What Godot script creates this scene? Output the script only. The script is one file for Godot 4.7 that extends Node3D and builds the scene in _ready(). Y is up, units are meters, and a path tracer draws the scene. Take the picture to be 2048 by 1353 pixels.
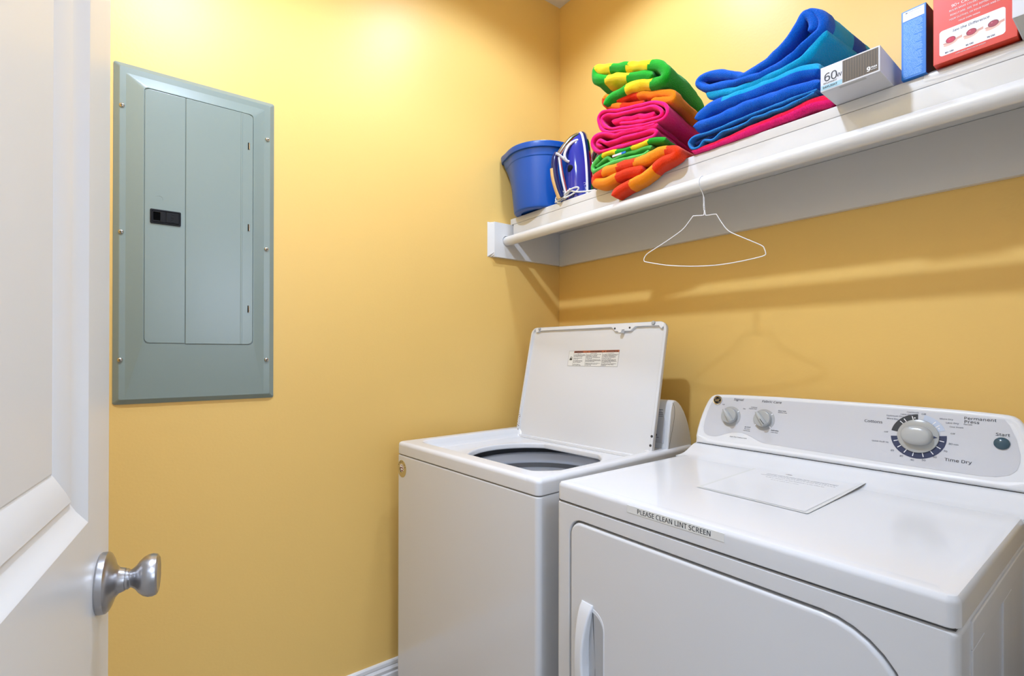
extends Node3D
# A small laundry room: yellow walls, washer and dryer, shelf with towels.
# Corner of left wall (x=0) and back wall (z=0) at the floor is the origin.

const ROOM_X := 1.66
const ROOM_Z := 1.80
const CEIL := 2.757
const SHELF := 1.757

var noise := FastNoiseLite.new()
var m := {}
var font: SystemFont
var font_bold: SystemFont
var font_serif: SystemFont


func _ready() -> void:
	# ---- camera
	var f := 1004.635
	var cam := Camera3D.new()
	cam.name = "camera"
	cam.projection = Camera3D.PROJECTION_FRUSTUM
	cam.near = 0.05
	cam.far = 30.0
	cam.size = 2.0 * 676.5 / f * cam.near
	cam.frustum_offset = Vector2(11.0 / f, 27.76 / f) * cam.near
	cam.position = Vector3(1.665, 1.2025, 1.5476)
	cam.rotation_degrees = Vector3(0.1359, 53.0792, 0.1097)
	add_child(cam)
	cam.current = true
	# ---- environment and exposure
	var we := WorldEnvironment.new()
	we.name = "world_environment"
	var e := Environment.new()
	e.background_mode = Environment.BG_COLOR
	e.background_color = Color(0.02, 0.02, 0.02)
	e.tonemap_mode = Environment.TONE_MAPPER_LINEAR
	e.tonemap_exposure = 0.64
	e.sdfgi_enabled = true
	e.ssao_enabled = true
	e.ssil_enabled = true
	we.environment = e
	add_child(we)
	# ---- lights: two ceiling downlights, and the hall behind the doorway
	setup_materials()
	downlight(Vector3(0.62, CEIL, 0.56), 2.1, "round white recessed downlight in the ceiling nearest the corner of the yellow walls")
	downlight(Vector3(0.95, CEIL, 1.45), 5.7, "round white recessed downlight in the ceiling nearest the open door")
	hall_light()
	# ---- structure
	build_room()
	build_door()
	# ---- large objects
	build_dryer()
	build_washer()
	build_panel()
	build_shelf()
	# ---- things on and around them
	build_towels()
	build_bucket()
	build_irons()
	build_boxes()
	build_hanger()
	build_notice()


# ============================================================ mesh building
class MB:
	var v := PackedVector3Array()
	var c := PackedColorArray()
	var uv := PackedVector2Array()
	var col := Color(1, 1, 1)
	var xf := Transform3D()

	func tri(a: Vector3, b: Vector3, d: Vector3) -> void:
		v.append(xf * a)
		v.append(xf * b)
		v.append(xf * d)
		for i in 3:
			c.append(col)
			uv.append(Vector2.ZERO)

	func quad(a: Vector3, b: Vector3, d: Vector3, e: Vector3) -> void:
		tri(a, b, d)
		tri(a, d, e)

	func quad_uv(a: Vector3, b: Vector3, d: Vector3, e: Vector3) -> void:
		var n := uv.size()
		quad(a, b, d, e)
		var t := [Vector2(0, 1), Vector2(1, 1), Vector2(1, 0), Vector2(0, 1), Vector2(1, 0), Vector2(0, 0)]
		for i in 6:
			uv[n + i] = t[i]

	func mark() -> int:
		return v.size()

	func orient(from: int) -> void:
		var n := v.size() - from
		if n == 0:
			return
		var mid := Vector3.ZERO
		for i in range(from, v.size()):
			mid += v[i]
		mid /= n
		var s := 0.0
		for i in range(from, v.size(), 3):
			s += (v[i] - mid).dot((v[i + 1] - mid).cross(v[i + 2] - mid))
		if s < 0.0:
			for i in range(from, v.size(), 3):
				var t := v[i + 1]
				v[i + 1] = v[i + 2]
				v[i + 2] = t
				var q := uv[i + 1]
				uv[i + 1] = uv[i + 2]
				uv[i + 2] = q

	func loft(rings: Array, cap0 := true, cap1 := true, closed := true, do_orient := true) -> void:
		var from := mark()
		for i in rings.size() - 1:
			var a: PackedVector3Array = rings[i]
			var b: PackedVector3Array = rings[i + 1]
			var n := a.size()
			for j in (n if closed else n - 1):
				var k := (j + 1) % n
				quad(a[j], a[k], b[k], b[j])
		if cap0:
			fan(rings[0], true)
		if cap1:
			fan(rings[rings.size() - 1], false)
		if do_orient:
			orient(from)

	func fan(r: PackedVector3Array, flip: bool) -> void:
		var mid := Vector3.ZERO
		for p in r:
			mid += p
		mid /= r.size()
		for j in r.size():
			var k := (j + 1) % r.size()
			if flip:
				tri(mid, r[k], r[j])
			else:
				tri(mid, r[j], r[k])


func commit(mb: MB, called: String, mat: Material, parent: Node, crease := 40.0, colored := false) -> MeshInstance3D:
	var n := mb.v.size()
	var fn := PackedVector3Array()
	var keys := []
	var table := {}
	for t in range(0, n, 3):
		var g := (mb.v[t + 1] - mb.v[t]).cross(mb.v[t + 2] - mb.v[t])
		fn.append(g)
		for i in 3:
			var k := Vector3i((mb.v[t + i] * 20000.0).round())
			keys.append(k)
			if table.has(k):
				table[k].append(t / 3)
			else:
				table[k] = [t / 3]
	var limit := cos(deg_to_rad(crease))
	var normals := PackedVector3Array()
	for i in n:
		var own := fn[i / 3].normalized()
		var s := Vector3.ZERO
		for q in table[keys[i]]:
			if fn[q].normalized().dot(own) >= limit:
				s += fn[q]
		s = s.normalized()
		normals.append(s if s.length_squared() > 0.5 else Vector3.UP)
	var vv := PackedVector3Array()
	var nn := PackedVector3Array()
	var cc := PackedColorArray()
	var uu := PackedVector2Array()
	for t in range(0, n, 3):
		if fn[t / 3].length_squared() < 1e-22:
			continue
		for i in [0, 2, 1]:
			vv.append(mb.v[t + i])
			nn.append(normals[t + i])
			cc.append(mb.c[t + i])
			uu.append(mb.uv[t + i])
	var a := []
	a.resize(Mesh.ARRAY_MAX)
	a[Mesh.ARRAY_VERTEX] = vv
	a[Mesh.ARRAY_NORMAL] = nn
	a[Mesh.ARRAY_TEX_UV] = uu
	if colored:
		a[Mesh.ARRAY_COLOR] = cc
	var am := ArrayMesh.new()
	am.add_surface_from_arrays(Mesh.PRIMITIVE_TRIANGLES, a)
	var o := MeshInstance3D.new()
	o.name = called
	o.mesh = am
	o.material_override = mat
	parent.add_child(o, true)
	return o


func rrect(x0: float, x1: float, y0: float, y1: float, r, n := 5) -> PackedVector2Array:
	# r: one radius, or four (bottom left, bottom right, top right, top left)
	var rs: Array = r if r is Array else [r, r, r, r]
	var p := PackedVector2Array()
	var cs := [Vector2(x0, y0), Vector2(x1, y0), Vector2(x1, y1), Vector2(x0, y1)]
	var sg := [Vector2(1, 1), Vector2(-1, 1), Vector2(-1, -1), Vector2(1, -1)]
	for k in 4:
		var q: float = max(rs[k], 0.00005)
		var mid: Vector2 = cs[k] + sg[k] * q
		for i in n + 1:
			var a := PI + k * PI / 2 + i * PI / 2 / n
			p.append(mid + Vector2(cos(a), sin(a)) * q)
	return p


func ring_z(p: PackedVector2Array, z: float) -> PackedVector3Array:
	var r := PackedVector3Array()
	for q in p:
		r.append(Vector3(q.x, q.y, z))
	return r


func ring_y(p: PackedVector2Array, y: float) -> PackedVector3Array:
	var r := PackedVector3Array()
	for q in p:
		r.append(Vector3(q.x, y, q.y))
	return r


func shrink(r, d: float):
	if r is Array:
		return r.map(func(x): return max(x - d, 0.0))
	return max(r - d, 0.0)


func slab(mb: MB, x0: float, x1: float, y0: float, y1: float, r, z0: float, z1: float, b := 0.002, n := 5, steps := 3) -> void:
	# rounded rectangle in x and y, thick in z, every edge rounded by b
	var rings := []
	for i in steps + 1:
		var a := i * PI / 2 / steps
		var d := b * (1 - sin(a))
		rings.append(ring_z(rrect(x0 + d, x1 - d, y0 + d, y1 - d, shrink(r, d), n), z0 + b * (1 - cos(a))))
	for i in steps + 1:
		var a := PI / 2 - i * PI / 2 / steps
		var d := b * (1 - sin(a))
		rings.append(ring_z(rrect(x0 + d, x1 - d, y0 + d, y1 - d, shrink(r, d), n), z1 - b * (1 - cos(a))))
	mb.loft(rings)


func box(mb: MB, lo: Vector3, hi: Vector3, b := 0.0015) -> void:
	slab(mb, lo.x, hi.x, lo.y, hi.y, b, lo.z, hi.z, b, 3, 2)


func lathe(mb: MB, prof: Array, seg := 32, at := Vector3.ZERO, axis := "y") -> void:
	var rings := []
	for p in prof:
		var r := PackedVector3Array()
		for j in seg:
			var a := TAU * j / seg
			var q := Vector3(cos(a) * p[0], p[1], sin(a) * p[0])
			if axis == "z":
				q = Vector3(cos(a) * p[0], sin(a) * p[0], p[1])
			elif axis == "x":
				q = Vector3(p[1], cos(a) * p[0], sin(a) * p[0])
			r.append(q + at)
		rings.append(r)
	mb.loft(rings, prof[0][0] < 1e-6, prof[-1][0] < 1e-6)


func smooth_path(pts: Array, sub := 6) -> Array:
	var out := []
	for i in pts.size() - 1:
		var p0: Vector3 = pts[max(i - 1, 0)]
		var p1: Vector3 = pts[i]
		var p2: Vector3 = pts[i + 1]
		var p3: Vector3 = pts[min(i + 2, pts.size() - 1)]
		for k in sub:
			out.append(p1.cubic_interpolate(p2, p0, p3, float(k) / sub))
	out.append(pts[pts.size() - 1])
	return out


func tube(mb: MB, pts: Array, rad, seg := 8) -> void:
	var rings := []
	var up := Vector3(0.13, 0.91, 0.39).normalized()
	for i in pts.size():
		var t: Vector3 = (pts[min(i + 1, pts.size() - 1)] - pts[max(i - 1, 0)]).normalized()
		up = (up - t * up.dot(t))
		if up.length() < 0.01:
			up = t.cross(Vector3(0.7, 0.1, 0.7))
		up = up.normalized()
		var side := t.cross(up)
		var q: float = rad[i] if rad is Array else rad
		var r := PackedVector3Array()
		for j in seg:
			var a := TAU * j / seg
			r.append(pts[i] + (up * cos(a) + side * sin(a)) * q)
		rings.append(r)
	mb.loft(rings)


func prism(mb: MB, outline: PackedVector2Array, z0: float, z1: float) -> void:
	# any simple outline in x and y
	var from := mb.mark()
	var n := outline.size()
	for j in n:
		var k := (j + 1) % n
		mb.quad(Vector3(outline[j].x, outline[j].y, z1), Vector3(outline[j].x, outline[j].y, z0), Vector3(outline[k].x, outline[k].y, z0), Vector3(outline[k].x, outline[k].y, z1))
	var cw := Geometry2D.is_polygon_clockwise(outline)
	var t := Geometry2D.triangulate_polygon(outline)
	for i in range(0, t.size(), 3):
		var a := outline[t[i]]
		var b := outline[t[i + 1]]
		var d := outline[t[i + 2]]
		var up := (b - a).cross(d - a) > 0
		var side := not cw
		var za := z1 if up == side else z0
		var zb := z0 if up == side else z1
		mb.tri(Vector3(a.x, a.y, za), Vector3(b.x, b.y, za), Vector3(d.x, d.y, za))
		mb.tri(Vector3(a.x, a.y, zb), Vector3(d.x, d.y, zb), Vector3(b.x, b.y, zb))
	mb.orient(from)


func ray_ring(poly: PackedVector2Array, mid: Vector2, angles: Array) -> PackedVector2Array:
	var out := PackedVector2Array()
	for a in angles:
		var d := Vector2(cos(a), sin(a))
		var best := 0.0
		for j in poly.size():
			var p := poly[j] - mid
			var q := poly[(j + 1) % poly.size()] - mid
			var w := q - p
			var den := d.cross(w)
			if absf(den) < 1e-12:
				continue
			var t := p.cross(w) / den
			var s := p.cross(d) / den
			if t > 0 and s >= -1e-6 and s <= 1.000001:
				best = max(best, t)
		out.append(mid + d * best)
	return out


func corner_angles(polys: Array, mid: Vector2, uniform: int) -> Array:
	var a := []
	for i in uniform:
		a.append(wrapf(TAU * i / uniform, 0, TAU))
	for p in polys:
		for q in p:
			a.append(wrapf((q - mid).angle(), 0, TAU))
	a.sort()
	var out := []
	for x in a:
		if out.is_empty() or x - out[-1] > 0.0015:
			out.append(x)
	return out


# ============================================================ scene objects
func thing(called: String, label: String, category: String, at := Vector3.ZERO, turn := 0.0, group := "") -> Node3D:
	var o := Node3D.new()
	o.name = called
	o.position = at
	o.rotation_degrees.y = turn
	add_child(o, true)
	return tag(o, label, category, group)


func tag(o: Node3D, label: String, category := "", group := "", kind := "") -> Node3D:
	if label:
		o.set_meta("label", label)
	if category:
		o.set_meta("category", category)
	if group:
		o.set_meta("group", group)
	if kind:
		o.set_meta("kind", kind)
	return o


func empty_part(called: String, parent: Node, xf: Transform3D) -> Node3D:
	var o := Node3D.new()
	o.name = called
	o.transform = xf
	parent.add_child(o, true)
	return o


func letters(parent: Node, text: String, width: float, at: Transform3D, mat: Material, align := 1, fnt: Font = null, slant := 0.0, called := "lettering", squash := 1.0) -> void:
	var t := TextMesh.new()
	t.text = text
	t.font = fnt if fnt else font
	t.font_size = 48
	t.pixel_size = 0.001
	t.depth = 0.0006
	t.curve_step = 2.0
	var s := t.get_aabb().size
	var k: float = width / max(s.x, 0.001)
	t.depth = 0.0005 / k
	t.horizontal_alignment = [HORIZONTAL_ALIGNMENT_LEFT, HORIZONTAL_ALIGNMENT_CENTER, HORIZONTAL_ALIGNMENT_RIGHT][align]
	t.vertical_alignment = VERTICAL_ALIGNMENT_CENTER
	var o := MeshInstance3D.new()
	o.name = called
	o.mesh = t
	o.material_override = mat
	var b := at.basis * Basis.from_scale(Vector3(k, k * squash, k))
	if slant != 0.0:
		b = b * Basis(Vector3(1, 0, 0), Vector3(slant, 1, 0), Vector3(0, 0, 1))
	o.transform = Transform3D(b, at.origin)
	parent.add_child(o, true)


func mat(key: String, color: Color, rough := 0.5, metal := 0.0, spec := 0.5) -> StandardMaterial3D:
	var s := StandardMaterial3D.new()
	s.resource_name = key
	s.albedo_color = color
	s.roughness = rough
	s.metallic = metal
	s.metallic_specular = spec
	s.cull_mode = BaseMaterial3D.CULL_DISABLED
	m[key] = s
	return s


func grain(s: StandardMaterial3D, freq: float, scale: float, strength: float, size := 256, seed_ := 1) -> void:
	var n := FastNoiseLite.new()
	n.seed = seed_
	n.frequency = freq
	n.fractal_octaves = 3
	var t := NoiseTexture2D.new()
	t.width = size
	t.height = size
	t.seamless = true
	t.as_normal_map = true
	t.bump_strength = 6.0
	t.noise = n
	s.normal_enabled = true
	s.normal_texture = t
	s.normal_scale = strength
	s.uv1_triplanar = true
	s.uv1_world_triplanar = true
	s.uv1_scale = Vector3.ONE * scale


func c255(r: float, g: float, b: float) -> Color:
	return Color(r / 255.0, g / 255.0, b / 255.0)


func lin(r: float, g: float, b: float) -> Color:
	return c255(r, g, b).srgb_to_linear()


func setup_materials() -> void:
	noise.seed = 11
	noise.frequency = 1.0
	noise.noise_type = FastNoiseLite.TYPE_SIMPLEX
	noise.fractal_octaves = 2
	font = SystemFont.new()
	font.font_names = PackedStringArray(["Droid Sans"])
	font_bold = SystemFont.new()
	font_bold.font_names = PackedStringArray(["Droid Sans"])
	font_bold.font_weight = 700
	font_serif = SystemFont.new()
	font_serif.font_names = PackedStringArray(["Droid Serif"])
	font_serif.font_weight = 700
	grain(mat("wall", c255(236, 196, 114), 0.42, 0.0, 0.4), 0.05, 7.0, 0.03)
	mat("ceiling", c255(232, 230, 228), 0.8)
	grain(mat("hall", c255(228, 226, 222), 0.7), 0.05, 7.0, 0.2)
	mat("trim", c255(236, 236, 236), 0.3)
	mat("shelf", c255(216, 215, 213), 0.28)
	mat("door", c255(224, 223, 220), 0.28)
	grain(mat("floor", c255(150, 142, 132), 0.5), 0.02, 3.0, 0.15, 256, 5)
	mat("enamel", c255(222, 222, 223), 0.16)
	mat("enamel_soft", c255(222, 222, 223), 0.26)
	mat("plastic_white", c255(232, 233, 235), 0.32)
	mat("plastic_silver", c255(205, 206, 211), 0.42)
	mat("plastic_grey", c255(176, 177, 175), 0.22)
	mat("ring_grey", c255(178, 179, 180), 0.5)
	mat("gap", c255(60, 58, 56), 0.7)
	mat("dark", c255(24, 25, 28), 0.5, 0.0, 0.3)
	mat("black", c255(8, 8, 9), 0.9, 0.0, 0.1)
	mat("ink", c255(48, 49, 56), 0.6)
	mat("ink_soft", c255(118, 119, 126), 0.6)
	mat("navy", c255(46, 54, 86), 0.5)
	mat("charcoal", c255(52, 54, 58), 0.5)
	mat("pale_blue", c255(192, 203, 222), 0.5)
	mat("white_print", c255(240, 240, 242), 0.5)
	mat("start_button", c255(58, 84, 98), 0.2)
	mat("chrome", c255(205, 205, 208), 0.12, 1.0)
	grain(mat("nickel", c255(176, 174, 174), 0.3, 1.0), 0.08, 60.0, 0.04)
	mat("screw", c255(200, 196, 188), 0.25, 1.0)
	grain(mat("steel_paint", c255(131, 145, 138), 0.26, 0.0, 0.55), 0.06, 40.0, 0.05)
	mat("tub_grey", c255(128, 129, 132), 0.5)
	mat("basket", c255(240, 241, 245), 0.3)
	mat("rust", c255(112, 82, 60), 0.9)
	var cl := mat("cloth", Color.WHITE, 1.0, 0.0, 0.2)
	cl.vertex_color_use_as_albedo = true
	cl.vertex_color_is_srgb = false
	cl.rim_enabled = true
	cl.rim = 0.35
	cl.rim_tint = 0.8
	grain(cl, 0.085, 17.0, 1.8, 256, 3)
	mat("bucket", c255(6, 78, 166), 0.3)
	mat("iron_blue", c255(46, 52, 150), 0.12)
	mat("iron_dark", c255(20, 32, 86), 0.18)
	mat("iron_white", c255(226, 224, 226), 0.25)
	mat("iron_tan", c255(214, 172, 112), 0.4)
	mat("iron_grey", c255(88, 92, 102), 0.3)
	mat("iron_violet", c255(54, 48, 170), 0.25)
	mat("cord", c255(228, 226, 222), 0.4)
	mat("card_white", c255(208, 208, 212), 0.5)
	mat("card_brown", c255(86, 70, 46), 0.5)
	mat("card_cyan", c255(152, 192, 206), 0.5)
	mat("card_blue", c255(2, 110, 200), 0.4)
	mat("card_navy", c255(16, 22, 84), 0.4)
	mat("card_red", c255(208, 54, 30), 0.42)
	mat("card_grey", c255(196, 194, 186), 0.6)
	mat("wire", c255(238, 238, 240), 0.3)
	mat("paper", c255(232, 232, 232), 0.25)
	mat("label_paper", c255(230, 230, 226), 0.35)
	mat("lens_rim", c255(236, 236, 236), 0.4)
	var g := mat("lamp_glow", Color.WHITE, 0.5)
	g.emission_enabled = true
	g.emission = c255(222, 232, 255)
	g.emission_energy_multiplier = 6.0
	var wg := mat("window_glow", Color.WHITE, 0.5)
	wg.emission_enabled = true
	wg.emission = c255(232, 238, 255)
	wg.emission_energy_multiplier = 2.6
	var film := mat("film", Color(1, 1, 1, 0.24), 0.10)
	film.transparency = BaseMaterial3D.TRANSPARENCY_ALPHA


func downlight(at: Vector3, energy: float, label: String) -> void:
	var t := thing("ceiling_light", label, "light", at, 0, "recessed ceiling downlights")
	var mb := MB.new()
	lathe(mb, [[0.062, 0.0], [0.084, -0.001], [0.084, -0.004], [0.078, -0.007], [0.064, -0.005], [0.060, -0.001], [0.062, 0.0]], 40)
	commit(mb, "trim_ring", m.lens_rim, t)
	mb = MB.new()
	lathe(mb, [[0.0, -0.001], [0.058, -0.001], [0.058, -0.003], [0.0, -0.003]], 32)
	commit(mb, "lamp_lens", m.lamp_glow, t)
	var s := SpotLight3D.new()
	s.name = "lamp_beam"
	s.position = Vector3(0, -0.012, 0)
	s.rotation_degrees = Vector3(-90, 0, 0)
	s.spot_angle = 77.0
	s.spot_angle_attenuation = 0.4
	s.spot_attenuation = 2.0
	s.spot_range = 8.0
	s.light_energy = energy
	s.light_color = c255(204, 222, 250)
	s.light_size = 0.05
	s.shadow_enabled = true
	t.add_child(s)


func hall_light() -> void:
	var t := thing("ceiling_light", "square white ceiling panel light in the hall outside the doorway", "light", Vector3(2.7, CEIL, 1.25))
	var mb := MB.new()
	slab(mb, -0.32, 0.32, -0.32, 0.32, 0.02, -0.03, 0.0, 0.004)
	var fr := commit(mb, "panel_frame", m.lens_rim, t)
	fr.rotation_degrees.x = -90
	fr.position.y = -0.015
	mb = MB.new()
	box(mb, Vector3(-0.29, -0.035, -0.29), Vector3(0.29, -0.031, 0.29), 0.001)
	commit(mb, "lamp_panel", m.lamp_glow, t)
	hall_window()
	var a := AreaLight3D.new()
	a.name = "lamp_area"
	a.position = Vector3(0, -0.05, 0)
	a.rotation_degrees = Vector3(-90, 0, 0)
	a.area_size = Vector2(0.58, 0.58)
	a.light_energy = 5.4
	a.light_color = c255(205, 222, 250)
	a.area_range = 9.0
	a.shadow_enabled = true
	t.add_child(a)


func hall_window() -> void:
	# daylight window on the far side of the hall
	var t := thing("window_1", "white framed window full of daylight on the far wall of the hall", "window", Vector3(3.45, 1.62, 0.78), -90)
	tag(t, "", "", "", "structure")
	var mb := MB.new()
	for q in [[-0.36, 0.36, 0.42, 0.48], [-0.36, 0.36, -0.48, -0.42], [-0.36, -0.30, -0.42, 0.42], [0.30, 0.36, -0.42, 0.42], [-0.30, 0.30, -0.012, 0.012]]:
		box(mb, Vector3(q[0], q[2], 0.0), Vector3(q[1], q[3], 0.03), 0.003)
	commit(mb, "window_frame", m.trim, t)
	mb = MB.new()
	box(mb, Vector3(-0.30, -0.42, 0.004), Vector3(0.30, 0.42, 0.010), 0.001)
	commit(mb, "window_pane", m.window_glow, t)
	var a := AreaLight3D.new()
	a.name = "window_light"
	a.position = Vector3(0, 0, 0.04)
	a.rotation_degrees = Vector3(0, 180, 0)
	a.area_size = Vector2(0.58, 0.82)
	a.light_energy = 1.4
	a.light_color = c255(205, 222, 250)
	a.area_range = 9.0
	a.shadow_enabled = true
	t.add_child(a)


# ============================================================ room
func wall_part(called: String, lo: Vector3, hi: Vector3, mt: Material, label: String) -> void:
	var mb := MB.new()
	box(mb, lo, hi, 0.0005)
	var o := commit(mb, called, mt, self)
	tag(o, label, "", "", "structure")


func build_room() -> void:
	var t := 0.12
	wall_part("wall_left", Vector3(-t, 0, -t), Vector3(0, CEIL, ROOM_Z + t), m.wall, "yellow painted wall with the grey electrical panel on it")
	wall_part("wall_back", Vector3(0, 0, -t), Vector3(ROOM_X + t, CEIL, 0), m.wall, "yellow painted wall behind the washer and dryer under the shelf")
	wall_part("wall_front", Vector3(0, 0, ROOM_Z), Vector3(ROOM_X + t, CEIL, ROOM_Z + t), m.wall, "yellow painted wall behind the open door")
	# right wall with the doorway the camera stands in
	var mb := MB.new()
	box(mb, Vector3(ROOM_X, 0, 0), Vector3(ROOM_X + t, CEIL, 0.87), 0.0005)
	box(mb, Vector3(ROOM_X, 0, 1.70), Vector3(ROOM_X + t, CEIL, ROOM_Z), 0.0005)
	box(mb, Vector3(ROOM_X, 2.05, 0.87), Vector3(ROOM_X + t, CEIL, 1.70), 0.0005)
	tag(commit(mb, "wall_right", m.hall, self), "white painted wall beside the dryer with the doorway", "", "", "structure")
	mb = MB.new()
	box(mb, Vector3(ROOM_X - 0.015, 0, 0.81), Vector3(ROOM_X, 2.11, 0.87), 0.003)
	box(mb, Vector3(ROOM_X - 0.015, 0, 1.70), Vector3(ROOM_X, 2.11, 1.76), 0.003)
	box(mb, Vector3(ROOM_X - 0.015, 2.05, 0.87), Vector3(ROOM_X, 2.11, 1.70), 0.003)
	tag(commit(mb, "trim_1", m.trim, self), "white casing round the doorway", "", "", "structure")
	wall_part("floor", Vector3(-t, -0.1, -t), Vector3(3.6, 0, 2.9), m.floor, "grey beige floor")
	wall_part("ceiling", Vector3(-t, CEIL, -t), Vector3(3.6, CEIL + 0.1, 2.9), m.ceiling, "white ceiling")
	# hall outside the doorway
	wall_part("wall_hall", Vector3(3.45, 0, -t), Vector3(3.6, CEIL, 2.9), m.hall, "white wall of the hall outside the doorway")
	wall_part("wall_hall", Vector3(ROOM_X + t, 0, -t), Vector3(3.45, CEIL, 0), m.hall, "white end wall of the hall")
	wall_part("wall_hall", Vector3(ROOM_X, 0, 2.78), Vector3(3.45, CEIL, 2.9), m.hall, "white end wall of the hall nearest the door")
	wall_part("wall_hall", Vector3(ROOM_X, 0, ROOM_Z + t), Vector3(ROOM_X + t, CEIL, 2.78), m.hall, "white side wall of the hall")
	# baseboards
	var prof := [[0.0, 0.0], [0.014, 0.0], [0.014, 0.078], [0.010, 0.082], [0.0115, 0.088], [0.0125, 0.094], [0.0095, 0.100], [0.0075, 0.103], [0.0095, 0.107], [0.0095, 0.117], [0.007, 0.121], [0.0, 0.1215]]
	mb = MB.new()
	mb.loft([strip_ring(prof, Vector3(0, 0, 0), Vector3(1, 0, 0)), strip_ring(prof, Vector3(0, 0, ROOM_Z), Vector3(1, 0, 0))])
	tag(commit(mb, "baseboard_left", m.trim, self, 25), "white moulded baseboard along the wall with the electrical panel", "", "", "structure")
	mb = MB.new()
	mb.loft([strip_ring(prof, Vector3(0.014, 0, 0), Vector3(0, 0, 1)), strip_ring(prof, Vector3(ROOM_X, 0, 0), Vector3(0, 0, 1))])
	tag(commit(mb, "baseboard_back", m.trim, self, 25), "white moulded baseboard behind the washer and dryer", "", "", "structure")


func strip_ring(prof: Array, at: Vector3, out: Vector3) -> PackedVector3Array:
	var r := PackedVector3Array()
	for p in prof:
		r.append(at + out * p[0] + Vector3(0, p[1], 0))
	return r


func build_door() -> void:
	var t := thing("door_1", "white moulded panel door standing open with a satin metal knob", "door", Vector3(0.868, 0.0, 1.576), 171.5)
	tag(t, "", "", "", "structure")
	# leaf: latch edge at x=+0.052, hinge edge at x=-0.745; face z=0
	var x0 := -0.745
	var x1 := 0.052
	var mb := MB.new()
	# front skin is made of flat stiles and rails round two moulded panels
	var pan := [[0.165, 0.80], [1.009, 1.93]]
	var px0 := -0.638
	var px1 := -0.0555
	box(mb, Vector3(x0, 0.01, -0.035), Vector3(x1, 2.03, -0.0165), 0.0015)
	box(mb, Vector3(px1, 0.01, -0.02), Vector3(x1, 2.03, 0.0), 0.0015)
	box(mb, Vector3(x0, 0.01, -0.02), Vector3(px0, 2.03, 0.0), 0.0015)
	for y in [[0.01, 0.165], [0.80, 1.009], [1.93, 2.03]]:
		box(mb, Vector3(px0 - 0.002, y[0], -0.02), Vector3(px1 + 0.002, y[1], -0.00005), 0.0)
	commit(mb, "leaf", m.door, t)
	for p in pan:
		mb = MB.new()
		var steps := [[0.0, 0.0], [0.002, -0.0006], [0.008, -0.0030], [0.018, -0.0068], [0.029, -0.0092], [0.0315, -0.0092], [0.033, -0.0078], [0.045, -0.0090], [0.058, -0.0116], [0.0685, -0.0140], [0.0705, -0.0150], [0.0725, -0.0140], [0.090, -0.0140]]
		var rings := []
		for s in steps:
			rings.append(ring_z(rrect(px0 + s[0], px1 - s[0], p[0] + s[0], p[1] - s[0], 0.0, 1), s[1]))
		mb.loft(rings, false, true, true, false)
		commit(mb, "moulded_panel", m.door, t, 18)
	# knob on the room side
	var k := empty_part("door_knob", t, Transform3D(Basis(), Vector3(0, 0.917, 0)))
	mb = MB.new()
	lathe(mb, [[0.0, 0.0], [0.0355, 0.0], [0.0365, 0.002], [0.0362, 0.008], [0.034, 0.0105], [0.029, 0.013], [0.020, 0.016], [0.0155, 0.020], [0.0135, 0.026], [0.0, 0.026]], 48, Vector3.ZERO, "z")
	commit(mb, "rosette", m.nickel, k, 30)
	mb = MB.new()
	lathe(mb, [[0.0, 0.024], [0.0115, 0.024], [0.0125, 0.026], [0.0125, 0.029], [0.0108, 0.031], [0.0112, 0.033], [0.0145, 0.037], [0.0195, 0.0405], [0.0235, 0.0450], [0.0258, 0.0500], [0.0260, 0.0550], [0.0246, 0.0590], [0.0215, 0.0608], [0.0190, 0.0602], [0.0, 0.0590]], 48, Vector3.ZERO, "z")
	commit(mb, "knob", m.nickel, k, 40)
	mb = MB.new()
	lathe(mb, [[0.0, 0.0], [0.004, 0.0], [0.004, 0.0012], [0.0, 0.0016]], 16, Vector3(0.0070, -0.0165, 0.0160), "z")
	commit(mb, "release_hole", m.dark, k)
	# knob on the far side and hinges
	mb = MB.new()
	lathe(mb, [[0.0, -0.035], [0.036, -0.035], [0.036, -0.042], [0.016, -0.05], [0.012, -0.064], [0.025, -0.08], [0.0265, -0.09], [0.022, -0.097], [0.0, -0.097]], 32, Vector3(0, 0.917, 0), "z")
	commit(mb, "rear_knob", m.nickel, t)
	for y in [0.25, 1.02, 1.80]:
		mb = MB.new()
		lathe(mb, [[0.0, -0.045], [0.0065, -0.045], [0.0065, 0.045], [0.0, 0.045]], 14, Vector3(x0 - 0.004, y, -0.005))
		commit(mb, "hinge", m.nickel, t)


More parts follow.
